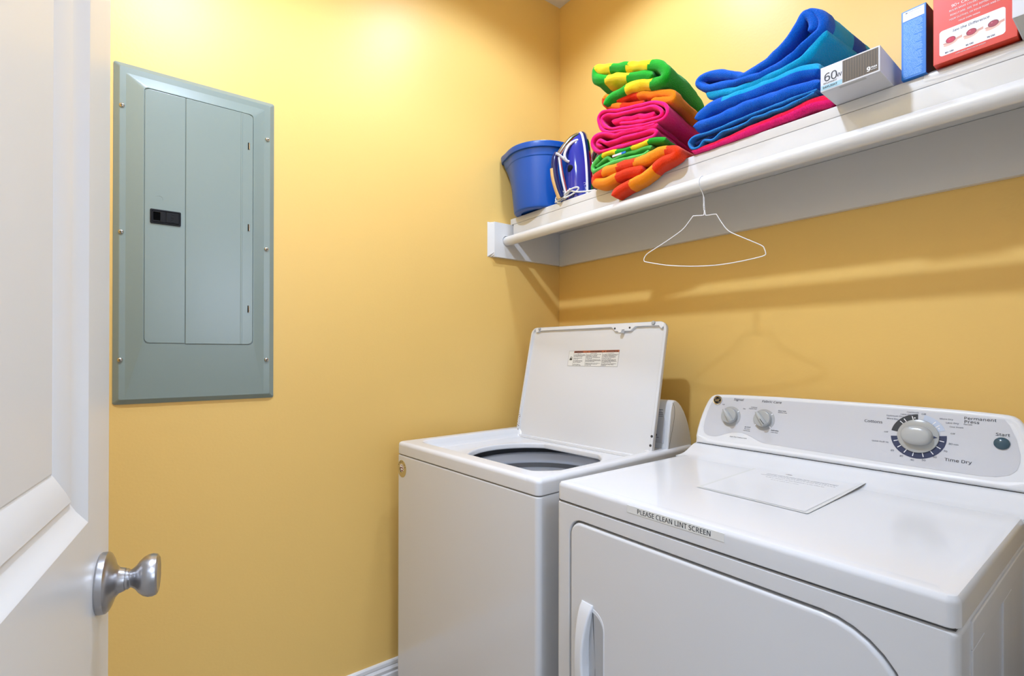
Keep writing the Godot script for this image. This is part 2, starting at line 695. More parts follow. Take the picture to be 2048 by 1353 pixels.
# ============================================================ breaker panel
func build_panel() -> void:
	var t := thing("breaker_panel", "grey steel electrical panel with a hinged cover screwed to the yellow wall", "breaker panel", Vector3(0, 1.515, 1.388), 90)
	var mb := MB.new()
	var rings := []
	var hw := 0.1945
	var hh := 0.4500
	rings.append(ring_z(rrect(-hw, hw, -hh, hh, 0.006, 4), 0.0))
	rings.append(ring_z(rrect(-hw, hw, -hh, hh, 0.006, 4), 0.0025))
	rings.append(ring_z(rrect(-hw + 0.0125, hw - 0.0125, -hh + 0.0125, hh - 0.0125, 0.004, 4), 0.0125))
	rings.append(ring_z(rrect(-hw + 0.014, hw - 0.014, -hh + 0.014, hh - 0.014, 0.004, 4), 0.0130))
	rings.append(ring_z(rrect(-0.168, 0.165, -0.432, 0.4215, 0.004, 4), 0.0130))
	rings.append(ring_z(rrect(-0.131, 0.136, -0.291, 0.3955, 0.010, 4), 0.0195))
	rings.append(ring_z(rrect(-0.1295, 0.1345, -0.2895, 0.394, 0.010, 4), 0.0195))
	rings.append(ring_z(rrect(-0.1288, 0.1338, -0.2888, 0.3933, 0.010, 4), 0.0170))
	mb.loft(rings, true, true)
	commit(mb, "cover", m.steel_paint, t, 8)
	# door of two leaves folded from one sheet: narrow latch leaf and wide leaf
	var d := empty_part("door", t, Transform3D())
	mb = MB.new()
	slab(mb, -0.1278, -0.0365, -0.2872, 0.3920, [0.012, 0.001, 0.001, 0.012], 0.0172, 0.0203, 0.0012)
	commit(mb, "latch_leaf", m.steel_paint, d, 30)
	mb = MB.new()
	slab(mb, -0.0355, 0.1328, -0.2885, 0.3920, [0.001, 0.014, 0.014, 0.001], 0.0172, 0.0215, 0.0014)
	box(mb, Vector3(0.1005, -0.2870, 0.0212), Vector3(0.1050, 0.3905, 0.0222), 0.0008)
	commit(mb, "wide_leaf", m.steel_paint, d, 30)
	# knockout mark: a pressed ring, open on one side
	mb = MB.new()
	var arc := []
	for i in 15:
		var a := deg_to_rad(150 - i * 12.0)
		arc.append(Vector3(-0.0960 + cos(a) * 0.0085, 0.1015 + sin(a) * 0.0085, 0.0203))
	tube(mb, arc, 0.0006, 5)
	commit(mb, "knockout_mark", m.steel_paint, d)
	var la := empty_part("latch", t, Transform3D(Basis(), Vector3(-0.081, 0.0535, 0.0203)))
	mb = MB.new()
	var fr := []
	fr.append(ring_z(rrect(-0.0350, 0.0345, -0.0195, 0.0190, 0.003, 3), -0.001))
	fr.append(ring_z(rrect(-0.0350, 0.0345, -0.0195, 0.0190, 0.003, 3), 0.0028))
	fr.append(ring_z(rrect(-0.0335, 0.0330, -0.0180, 0.0175, 0.003, 3), 0.0034))
	fr.append(ring_z(rrect(-0.0315, 0.0312, -0.0160, 0.0158, 0.003, 3), 0.0034))
	fr.append(ring_z(rrect(-0.0310, 0.0307, -0.0155, 0.0153, 0.003, 3), 0.0012))
	mb.loft(fr)
	commit(mb, "latch_frame", m.dark, la, 30)
	mb = MB.new()
	slab(mb, -0.001 + 0.0016, 0.0300, -0.0142, 0.0142, 0.002, 0.001, 0.0030, 0.0008)
	for k in 5:
		box(mb, Vector3(0.012, -0.0105 + k * 0.0046, 0.0028), Vector3(0.0195 - (k % 2) * 0.003, -0.0085 + k * 0.0046, 0.0036), 0.0004)
	commit(mb, "latch_slider", m.dark, la, 30)
	mb = MB.new()
	box(mb, Vector3(-0.0282, -0.0115, 0.0), Vector3(-0.0122, 0.0115, 0.0016), 0.0002)
	commit(mb, "hole_back", m.black, la)
	mb = MB.new()
	# square finger hole frame
	for q in [[-0.0300, -0.0280, -0.0142, 0.0142], [-0.0125, -0.0005, -0.0142, 0.0142], [-0.0280, -0.0125, 0.0112, 0.0142], [-0.0280, -0.0125, -0.0142, -0.0112]]:
		box(mb, Vector3(q[0], q[2], 0.001), Vector3(q[1], q[3], 0.0030), 0.0005)
	commit(mb, "finger_hole", m.dark, la, 30)
	for y in [0.2975, 0.0565, -0.1840]:
		mb = MB.new()
		box(mb, Vector3(0.1195, y - 0.0105, 0.0195), Vector3(0.1215, y + 0.0105, 0.0228), 0.0003)
		commit(mb, "hinge", m.black, t)
		mb = MB.new()
		lathe(mb, [[0.0, -0.0095], [0.0016, -0.0095], [0.0016, 0.0095], [0.0, 0.0095]], 10, Vector3(0.1232, y, 0.0218))
		commit(mb, "hinge_pin", m.screw, t)
	for q in [[-0.1765, 0.3340], [-0.1775, 0.0027], [-0.1785, -0.3320], [0.1735, 0.3335], [0.1715, 0.0007], [0.1725, -0.3340]]:
		mb = MB.new()
		lathe(mb, [[0.0, 0.012], [0.0062, 0.012], [0.0062, 0.0140], [0.0054, 0.0162], [0.0036, 0.0176], [0.0, 0.0180]], 18, Vector3(q[0], q[1], 0), "z")
		var sc := commit(mb, "screw", m.screw, t, 50)
		mb = MB.new()
		box(mb, Vector3(q[0] - 0.0034, q[1] - 0.0006, 0.0172), Vector3(q[0] + 0.0034, q[1] + 0.0006, 0.0182), 0.0001)
		box(mb, Vector3(q[0] - 0.0006, q[1] - 0.0034, 0.0172), Vector3(q[0] + 0.0006, q[1] + 0.0034, 0.0182), 0.0001)
		commit(mb, "screw_slot", m.black, sc)


# ============================================================ dryer
func build_dryer() -> void:
	var t := thing("dryer", "white front-loading clothes dryer with a wide control panel, right of the open washer", "dryer", Vector3(0.8269, 0, 0.7760), 0.78)
	var W := 0.686
	var D := 0.690
	# cabinet: skin from the back to the front, with the door well in the front
	var dmid := Vector2(0.341, 0.57)
	var dout := rrect(0.0385, 0.6450, 0.285, 0.8455, [0.045, 0.10, 0.105, 0.036], 8)
	var outer := rrect(0.0, W, 0.095, 0.8735, 0.008, 4)
	var ang := corner_angles([dout, outer], dmid, 40)
	var rings := []
	for s in [[0.0, -D], [0.0, -0.012], [0.0025, -0.0045], [0.0065, -0.001], [0.011, 0.0]]:
		rings.append(ring_z(ray_ring(rrect(s[0], W - s[0], 0.095 + s[0], 0.8735 - min(s[0], 0.004), max(0.008 - s[0], 0.001), 4), dmid, ang), s[1]))
	for s in [[0.0, 0.0], [-0.0015, -0.0006], [-0.0025, -0.003], [-0.003, -0.016]]:
		rings.append(ring_z(ray_ring(rrect(0.0385 - s[0], 0.6450 + s[0], 0.285 - s[0], 0.8455 + s[0], [0.045, 0.10, 0.105, 0.036], 8), dmid, ang), s[1]))
	var mb := MB.new()
	mb.loft(rings)
	box(mb, Vector3(0.02, 0.0, -D + 0.02), Vector3(W - 0.02, 0.096, -0.03), 0.002)
	commit(mb, "cabinet", m.enamel_soft, t, 35)
	# embossed side: upper band and upright ribs standing proud of the sheet
	for q in [[0.0585, 0.128], [0.262, 0.330], [0.470, 0.540]]:
		mb = MB.new()
		box(mb, Vector3(W - 0.004, 0.13, -q[1]), Vector3(W + 0.0022, 0.8335, -q[0]), 0.0018)
		commit(mb, "side_rib", m.enamel_soft, t, 35)
	mb = MB.new()
	box(mb, Vector3(W - 0.004, 0.833, -0.66), Vector3(W + 0.0022, 0.8690, -0.0585), 0.0018)
	commit(mb, "side_band", m.enamel_soft, t, 35)
	# dark seam under the top, then the top itself with a ramp up to the console
	mb = MB.new()
	box(mb, Vector3(0.004, 0.8725, -D + 0.004), Vector3(W - 0.004, 0.8768, -0.0040), 0.0005)
	commit(mb, "seam", m.gap, t)
	mb = MB.new()
	var top := []
	for s in [[0.002, 0.8748], [0.0, 0.8765], [0.0, 0.9040], [0.0012, 0.9090], [0.0042, 0.9128], [0.0085, 0.9140], [0.024, 0.9139], [0.031, 0.9128]]:
		top.append(ring_y(rrect(s[0], W - s[0], -0.700 + s[0], -s[0], max(0.014 - s[0], 0.003), 5), s[1]))
	mb.loft(top)
	var ramp := PackedVector2Array([Vector2(0.470, 0.905), Vector2(0.470, 0.9131), Vector2(0.495, 0.9142), Vector2(0.512, 0.9172), Vector2(0.528, 0.9230), Vector2(0.545, 0.9310), Vector2(0.556, 0.9355), Vector2(0.568, 0.9385), Vector2(0.690, 0.9385), Vector2(0.696, 0.934), Vector2(0.696, 0.905)])
	var rr := []
	for q in [[-0.004, 0.0035], [-0.007, 0.0], [0.693, 0.0], [0.690, 0.0035]]:
		var ring := PackedVector3Array()
		for p in ramp:
			ring.append(Vector3(q[0], p.y - q[1], -p.x))
		rr.append(ring)
	var mark := mb.mark()
	mb.loft(rr, false, false)
	for side in [rr[0], rr[3]]:
		var tr := Geometry2D.triangulate_polygon(ramp)
		for i in range(0, tr.size(), 3):
			mb.tri(side[tr[i]], side[tr[i + 1]], side[tr[i + 2]])
	mb.orient(mark)
	commit(mb, "top", m.enamel, t, 35)
	# door with its pocket and pull
	var dr := empty_part("door", t, Transform3D())
	mb = MB.new()
	var x0 := 0.0445
	var x1 := 0.6390
	var y0 := 0.291
	var y1 := 0.8385
	slab(mb, x0, x1, y0, y1, [0.040, 0.095, 0.100, 0.031], -0.020, 0.0012, 0.0065, 8, 4)
	commit(mb, "door_skin", m.enamel_soft, dr, 35)
	var hd := empty_part("handle", t, Transform3D())
	mb = MB.new()
	slab(mb, 0.0765, 0.1425, 0.455, 0.6715, [0.030, 0.030, 0.034, 0.020], -0.002, 0.0019, 0.0016, 8)
	commit(mb, "handle_plate", m.plastic_white, hd, 35)
	mb = MB.new()
	slab(mb, 0.1020, 0.1400, 0.460, 0.6640, [0.020, 0.026, 0.030, 0.012], 0.0008, 0.0026, 0.0006, 8)
	commit(mb, "handle_pocket", m.ring_grey, hd, 35)
	mb = MB.new()
	var pull := []
	for i in 25:
		var s := i / 24.0
		var y := 0.448 + s * 0.2295
		var bow := sin(PI * s)
		var lx := 0.0735 + 0.006 * pow(absf(s * 2 - 1), 3.0) + 0.004 * bow
		var rx := 0.1130 - 0.0135 * bow
		var zz := 0.004 + 0.020 * pow(bow, 0.6)
		var edge := 0.006
		var ring := PackedVector3Array()
		for p in rrect(lx, rx, 0.0, zz, [0.001, 0.001, edge * 0.8, edge * 0.8], 4):
			ring.append(Vector3(p.x, y, p.y))
		pull.append(ring)
	mb.loft(pull)
	commit(mb, "handle_pull", m.plastic_white, hd, 50)
	# label on the front edge of the top
	mb = MB.new()
	slab(mb, 0.1985, 0.3967, 0.8940, 0.9085, 0.0004, -0.0004, 0.0005, 0.0002, 2, 1)
	var lb := commit(mb, "lint_label", m.label_paper, t)
	lb.set_meta("label", "clear strip reading PLEASE CLEAN LINT SCREEN")
	letters(lb, "PLEASE CLEAN LINT SCREEN", 0.1490, Transform3D(Basis(), Vector3(0.2222, 0.9012, 0.0006)), m.ink, 0)
	build_dryer_console(t)


func ring_sector(mb: MB, mid: Vector2, r0: float, r1: float, a0: float, a1: float, z0: float, z1: float) -> void:
	var n := int(max(2, absf(a1 - a0) / 6.0))
	var p := PackedVector2Array()
	for i in n + 1:
		var a := deg_to_rad(lerpf(a0, a1, float(i) / n))
		p.append(mid + Vector2(cos(a), sin(a)) * r1)
	for i in n + 1:
		var a := deg_to_rad(lerpf(a1, a0, float(i) / n))
		p.append(mid + Vector2(cos(a), sin(a)) * r0)
	prism(mb, p, z0, z1)


func build_dryer_console(t: Node3D) -> void:
	var tilt := -14.74
	var cs := empty_part("control_panel", t, Transform3D(Basis(Vector3(1, 0, 0), deg_to_rad(tilt)), Vector3(0, 0.9398, -0.5675)))
	# face coordinates: x across, y up the face, z out of it; millimetres in the tables
	var left := [[-9.8, 0.5], [-9.6, 20.0], [-8.4, 42.0], [-5.0, 65.0], [-0.4, 87.0], [4.8, 106.0], [10.8, 123.0], [15.5, 133.0], [21.5, 141.5], [29.0, 146.8], [38.0, 149.0], [70.0, 151.0], [110.0, 152.5], [220.0, 154.2]]
	var o := PackedVector2Array()
	for p in left:
		o.append(Vector2(p[0], p[1]) / 1000.0)
	for i in range(left.size() - 1, -1, -1):
		o.append(Vector2(0.686 - left[i][0] / 1000.0, left[i][1] / 1000.0))
	o.reverse()
	var mb := MB.new()
	var rings := []
	for s in [[-0.115, 0.0], [-0.010, 0.0], [-0.0045, 0.0012], [-0.0015, 0.0035], [0.0, 0.0070], [0.0, 0.0095], [-0.0014, 0.0125], [-0.0014, 0.0150]]:
		var q := Geometry2D.offset_polygon(o, -s[1])[0] if s[1] > 0 else o
		rings.append(ring_z(ray_ring(q, Vector2(0.343, 0.075), corner_angles([o], Vector2(0.343, 0.075), 24)), s[0]))
	# lean the back of the housing down to the top
	for i in rings[0].size():
		var p: Vector3 = rings[0][i]
		p.y = p.y * 0.80 + 0.0275
		rings[0][i] = p
	mb.loft(rings)
	commit(mb, "housing", m.plastic_white, cs, 40)
	mb = MB.new()
	box(mb, Vector3(-0.004, 0.9378, -0.685), Vector3(0.690, 0.9400, -0.5720), 0.0003)
	commit(mb, "seam", m.gap, t)
	# silver overlay with the swoop at its lower left
	var g := [[47.7, 143.0], [38.0, 139.5], [30.0, 128.0], [23.0, 112.0], [17.5, 92.0], [13.5, 68.0], [12.5, 48.9], [14.5, 38.0], [19.1, 30.6], [28.0, 26.3], [40.3, 25.3], [52.0, 26.0], [64.6, 29.4], [76.0, 34.5], [87.5, 39.4], [100.0, 43.5], [115.0, 45.3], [127.0, 45.3], [138.0, 43.4], [152.0, 38.6], [166.1, 33.0], [177.0, 28.6], [188.7, 25.6], [280.0, 23.4], [395.0, 21.6], [542.9, 20.5], [610.0, 21.2], [635.0, 23.2], [654.6, 30.3], [664.0, 41.0], [668.0, 56.0], [668.0, 72.0], [662.0, 100.0], [652.0, 126.0], [644.0, 138.0], [634.0, 143.0], [520.0, 146.5], [343.0, 147.6], [160.0, 146.6]]
	var gp := PackedVector2Array()
	for p in g:
		gp.append(Vector2(p[0], p[1]) / 1000.0)
	mb = MB.new()
	prism(mb, gp, -0.0020, -0.0008)
	var ov := commit(mb, "overlay", m.plastic_silver, cs)
	ov.set_meta("label", "silver grey printed control overlay")
	var zf := -0.0007
	# badge
	var bd := empty_part("badge", cs, Transform3D(Basis(), Vector3(0.0445, 0.1305, zf)))
	mb = MB.new()
	lathe(mb, [[0.0, 0.0], [0.0135, 0.0], [0.0138, 0.0012], [0.0128, 0.0024], [0.0108, 0.0016], [0.0, 0.0014]], 36, Vector3.ZERO, "z")
	commit(mb, "badge_rim", m.chrome, bd)
	mb = MB.new()
	lathe(mb, [[0.0, 0.0012], [0.0106, 0.0012], [0.0104, 0.0020], [0.0, 0.0022]], 30, Vector3.ZERO, "z")
	commit(mb, "badge_field", m.dark, bd)
	letters(bd, "GE", 0.0125, Transform3D(Basis(), Vector3(0, 0, 0.0022)), m.chrome, 1, font_serif, 0.25)
	mb = MB.new()
	for k in 4:
		var sw := []
		for i in 7:
			var a := deg_to_rad(k * 90 + 20 + i * 9.0)
			sw.append(Vector3(cos(a), sin(a), 0) * (0.0088 - 0.00035 * absf(i - 3.0)) + Vector3(0, 0, 0.0022))
		tube(mb, sw, 0.0005, 5)
	commit(mb, "badge_swirls", m.chrome, bd)
	# two small knobs
	small_knob(cs, Vector2(0.0900, 0.0875), zf, 128.0, false)
	small_knob(cs, Vector2(0.1822, 0.0878), zf, 128.0, true)
	# timer: printed ring, skirt, grip, pointer
	var tm := Vector2(0.5110, 0.0868)
	var r0 := 0.0350
	var r1 := 0.0482
	mb = MB.new()
	ring_sector(mb, tm, r0, r1, 93.0, 171.0, zf, zf + 0.0004)
	commit(mb, "dial_band", m.charcoal, cs)
	mb = MB.new()
	ring_sector(mb, tm, r0, r1, 22.0, 79.0, zf, zf + 0.0004)
	commit(mb, "dial_band", m.pale_blue, cs)
	mb = MB.new()
	ring_sector(mb, tm, r0, r1, 186.0, 368.0, zf, zf + 0.0004)
	commit(mb, "dial_band", m.navy, cs)
	for p in [[477.9, 116.8], [485.6, 121.2], [499.4, 126.9], [540.7, 123.0], [549.4, 117.2], [465.4, 69.9], [474.9, 56.6], [488.6, 47.6], [504.4, 43.9], [522.1, 46.1], [537.6, 53.3], [550.0, 65.3], [557.9, 80.2]]:
		var a := rad_to_deg((Vector2(p[0], p[1]) / 1000.0 - tm).angle())
		mb = MB.new()
		ring_sector(mb, tm, r0, r1 - 0.0035, a - 1.1, a + 1.1, zf, zf + 0.0007)
		commit(mb, "dial_tick", m.white_print, cs)
	mb = MB.new()
	ring_sector(mb, tm, 0.0390, 0.0412, 99.0, 103.0, zf, zf + 0.0007)
	commit(mb, "dial_tick", m.white_print, cs)
	mb = MB.new()
	ring_sector(mb, tm, 0.0390, 0.0412, 29.0, 33.0, zf, zf + 0.0007)
	commit(mb, "dial_tick", m.white_print, cs)
	var tk := empty_part("timer_knob", cs, Transform3D(Basis(), Vector3(tm.x, tm.y, zf)))
	mb = MB.new()
	lathe(mb, [[0.0, 0.0], [0.0345, 0.0], [0.0362, 0.0012], [0.0362, 0.0030], [0.0350, 0.0045], [0.0260, 0.0058], [0.0, 0.0060]], 48, Vector3.ZERO, "z")
	commit(mb, "knob_skirt", m.plastic_grey, tk, 50)
	mb = MB.new()
	var grip := []
	for s in [[0.0, 0.0], [0.0, 0.010], [0.0006, 0.014], [0.0022, 0.0172], [0.0050, 0.0192], [0.0088, 0.0200], [0.0125, 0.0203]]:
		var rg := PackedVector3Array()
		for j in 40:
			var a := TAU * j / 40
			var ex: float = 0.0268 - s[0]
			var ey: float = 0.0210 - s[0] * 1.55
			rg.append(Vector3(signf(cos(a)) * pow(absf(cos(a)), 0.85) * ex, signf(sin(a)) * pow(absf(sin(a)), 0.9) * ey, 0.004 + s[1]))
		grip.append(rg)
	mb.loft(grip)
	commit(mb, "knob_grip", m.plastic_grey, tk, 60)
	mb = MB.new()
	prism(mb, PackedVector2Array([Vector2(0.0260, -0.0030), Vector2(0.0338, 0.0004), Vector2(0.0260, 0.0038)]), 0.0040, 0.0056)
	commit(mb, "pointer", m.navy, tk)
	# start button
	mb = MB.new()
	lathe(mb, [[0.0, 0.0], [0.0118, 0.0], [0.0120, 0.0012], [0.0108, 0.0034], [0.0080, 0.0052], [0.0040, 0.0061], [0.0, 0.0064]], 36, Vector3(0.6418, 0.0898, zf), "z")
	commit(mb, "start_button", m.start_button, cs, 50)
	# lettering
	var z := Vector3(0, 0, zf + 0.0002)
	var at := func(x: float, y: float) -> Transform3D: return Transform3D(Basis(), Vector3(x, y, 0) / 1000.0 + z)
	letters(cs, "Signal", 0.0270, at.call(107.0, 137.0), m.ink, 1, font, 0.2, "lettering", 0.82)
	letters(cs, "Fabric Care", 0.0500, at.call(197.0, 137.5), m.ink, 1, font, 0.2, "lettering", 0.82)
	letters(cs, "Off", 0.0070, at.call(64.0, 119.5), m.ink_soft, 1, null, 0.0, "lettering", 0.82)
	letters(cs, "On", 0.0065, at.call(125.5, 112.5), m.ink_soft, 1, null, 0.0, "lettering", 0.82)
	letters(cs, "Cottons", 0.0170, at.call(152.0, 118.8), m.ink_soft, 1, font, 0.15, "lettering", 0.82)
	letters(cs, "Regular Heat", 0.0210, at.call(149.0, 114.6), m.ink_soft, 1, font, 0.15, "lettering", 0.82)
	letters(cs, "Easy Care", 0.0190, at.call(226.0, 115.6), m.ink, 1, font, 0.15, "lettering", 0.82)
	letters(cs, "Medium Heat", 0.0220, at.call(227.5, 111.2), m.ink_soft, 1, font, 0.15, "lettering", 0.82)
	letters(cs, "Air Fluff", 0.0160, at.call(141.0, 62.8), m.ink, 1, font, 0.15, "lettering", 0.82)
	letters(cs, "No Heat", 0.0150, at.call(140.5, 57.6), m.ink_soft, 1, font, 0.15, "lettering", 0.82)
	letters(cs, "Timed Dry Only", 0.0190, at.call(139.5, 52.8), m.ink_soft, 1, font, 0.15, "lettering", 0.82)
	letters(cs, "Delicates", 0.0190, at.call(213.5, 62.2), m.ink, 1, font, 0.15, "lettering", 0.82)
	letters(cs, "Low Heat", 0.0170, at.call(213.0, 57.0), m.ink_soft, 1, font, 0.15, "lettering", 0.82)
	letters(cs, "Auto-Dry Clothes Care", 0.0480, Transform3D(Basis(), Vector3(0.1185, 0.0315, -0.0012)), m.ink_soft, 1, font, 0.2, "lettering", 0.82)
	letters(cs, "Cottons", 0.0345, at.call(428.0, 110.3), m.ink, 1, null, 0.0, "lettering", 0.82)
	letters(cs, "Optimum Dry", 0.0315, at.call(467.5, 127.0), m.ink_soft, 1, null, 0.0, "lettering", 0.82)
	letters(cs, "More Dry", 0.0210, at.call(463.5, 120.4), m.ink_soft, 1, null, 0.0, "lettering", 0.82)
	letters(cs, "Less Dry", 0.0205, at.call(488.0, 132.6), m.ink_soft, 1, null, 0.0, "lettering", 0.82)
	letters(cs, "Cool Down", 0.0210, at.call(499.0, 138.2), m.ink_soft, 1, null, 0.0, "lettering", 0.82)
	letters(cs, "Off", 0.0075, at.call(518.0, 136.0), m.ink_soft, 1, null, 0.0, "lettering", 0.82)
	letters(cs, "More Dry", 0.0215, at.call(556.0, 129.2), m.ink_soft, 1, null, 0.0, "lettering", 0.82)
	letters(cs, "Less Dry", 0.0205, at.call(566.0, 121.8), m.ink_soft, 1, null, 0.0, "lettering", 0.82)
	letters(cs, "Cool Down", 0.0215, at.call(573.0, 113.9), m.ink_soft, 1, null, 0.0, "lettering", 0.82)
	letters(cs, "Off", 0.0070, at.call(567.8, 99.4), m.ink_soft, 1, null, 0.0, "lettering", 0.82)
	letters(cs, "Off", 0.0070, at.call(453.6, 89.2), m.ink_soft, 1, null, 0.0, "lettering", 0.82)
	letters(cs, "Quick Fluff 10", 0.0310, at.call(443.8, 66.2), m.ink_soft, 1, null, 0.0, "lettering", 0.82)
	for q in [["20", 467.9, 49.8], ["30", 484.6, 39.8], ["40", 504.2, 34.4], ["50", 523.7, 37.0], ["60", 541.7, 46.4], ["70", 557.9, 61.4], ["80", 565.6, 78.0]]:
		letters(cs, q[0], 0.0062, at.call(q[1], q[2]), m.ink_soft, 1, null, 0.0, "lettering", 0.82)
	letters(cs, "min", 0.0075, at.call(574.0, 77.6), m.ink_soft, 1, null, 0.0, "lettering", 0.82)
	letters(cs, "Time Dry", 0.0420, at.call(578.5, 44.6), m.ink, 1, null, 0.0, "lettering", 0.82)
	letters(cs, "Permanent", 0.0480, at.call(608.0, 134.4), m.ink, 1, null, 0.0, "lettering", 0.82)
	letters(cs, "Press", 0.0225, at.call(596.0, 127.2), m.ink, 1, null, 0.0, "lettering", 0.82)
	letters(cs, "Casuals", 0.0130, at.call(590.5, 121.6), m.ink_soft, 1, null, 0.0, "lettering", 0.82)
	letters(cs, "Start", 0.0200, at.call(642.4, 107.2), m.ink, 1, null, 0.0, "lettering", 0.82)


func small_knob(cs: Node3D, at: Vector2, z: float, ang: float, line: bool) -> void:
	var k := empty_part("selector_knob", cs, Transform3D(Basis(), Vector3(at.x, at.y, z)))
	var mb := MB.new()
	lathe(mb, [[0.0, 0.0], [0.0285, 0.0], [0.0285, 0.0004], [0.0, 0.0004]], 44, Vector3.ZERO, "z")
	commit(mb, "printed_disc", m.ring_grey, k)
	mb = MB.new()
	lathe(mb, [[0.0, 0.0], [0.0210, 0.0], [0.0216, 0.004], [0.0214, 0.0110], [0.0206, 0.0128], [0.0190, 0.0135], [0.0, 0.0130]], 40, Vector3(-0.001, 0.001, 0), "z")
	commit(mb, "knob_base", m.plastic_grey, k, 35)
	# grip bar across the knob, tapering to its pointed end
	mb = MB.new()
	var a := deg_to_rad(ang)
	var d := Vector3(cos(a), sin(a), 0)
	var s := Vector3(-sin(a), cos(a), 0)
	var rings := []
	for q in [[-0.0205, 0.0052, 0.003], [-0.0195, 0.0066, 0.0085], [-0.012, 0.0066, 0.0125], [0.0, 0.0058, 0.0140], [0.012, 0.0046, 0.0140], [0.0195, 0.0036, 0.0125], [0.0215, 0.0024, 0.0060]]:
		var r := PackedVector3Array()
		for p in rrect(-q[1], q[1], 0.0, q[2], [0.0005, 0.0005, q[1] * 0.75, q[1] * 0.75], 4):
			r.append(d * q[0] + s * p.x + Vector3(0, 0, 0.0115 + p.y * 1.12))
		rings.append(r)
	mb.loft(rings)
	commit(mb, "knob_grip", m.plastic_grey, k, 50)
	if line:
		mb = MB.new()
		var l := []
		for q in [[-0.0190, 0.0212], [-0.012, 0.0257], [-0.003, 0.0272]]:
			l.append(d * q[0] + Vector3(0, 0, q[1]))
		tube(mb, l, 0.0006, 6)
		commit(mb, "pointer_line", m.black, k)
	for b in ([40.0, -45.0, 218.0] if line else [38.0]):
		mb = MB.new()
		ring_sector(mb, Vector2.ZERO, 0.0232, 0.0280, b - 3.0, b + 3.0, 0.0003, 0.0007)
		commit(mb, "printed_mark", m.white_print, k)


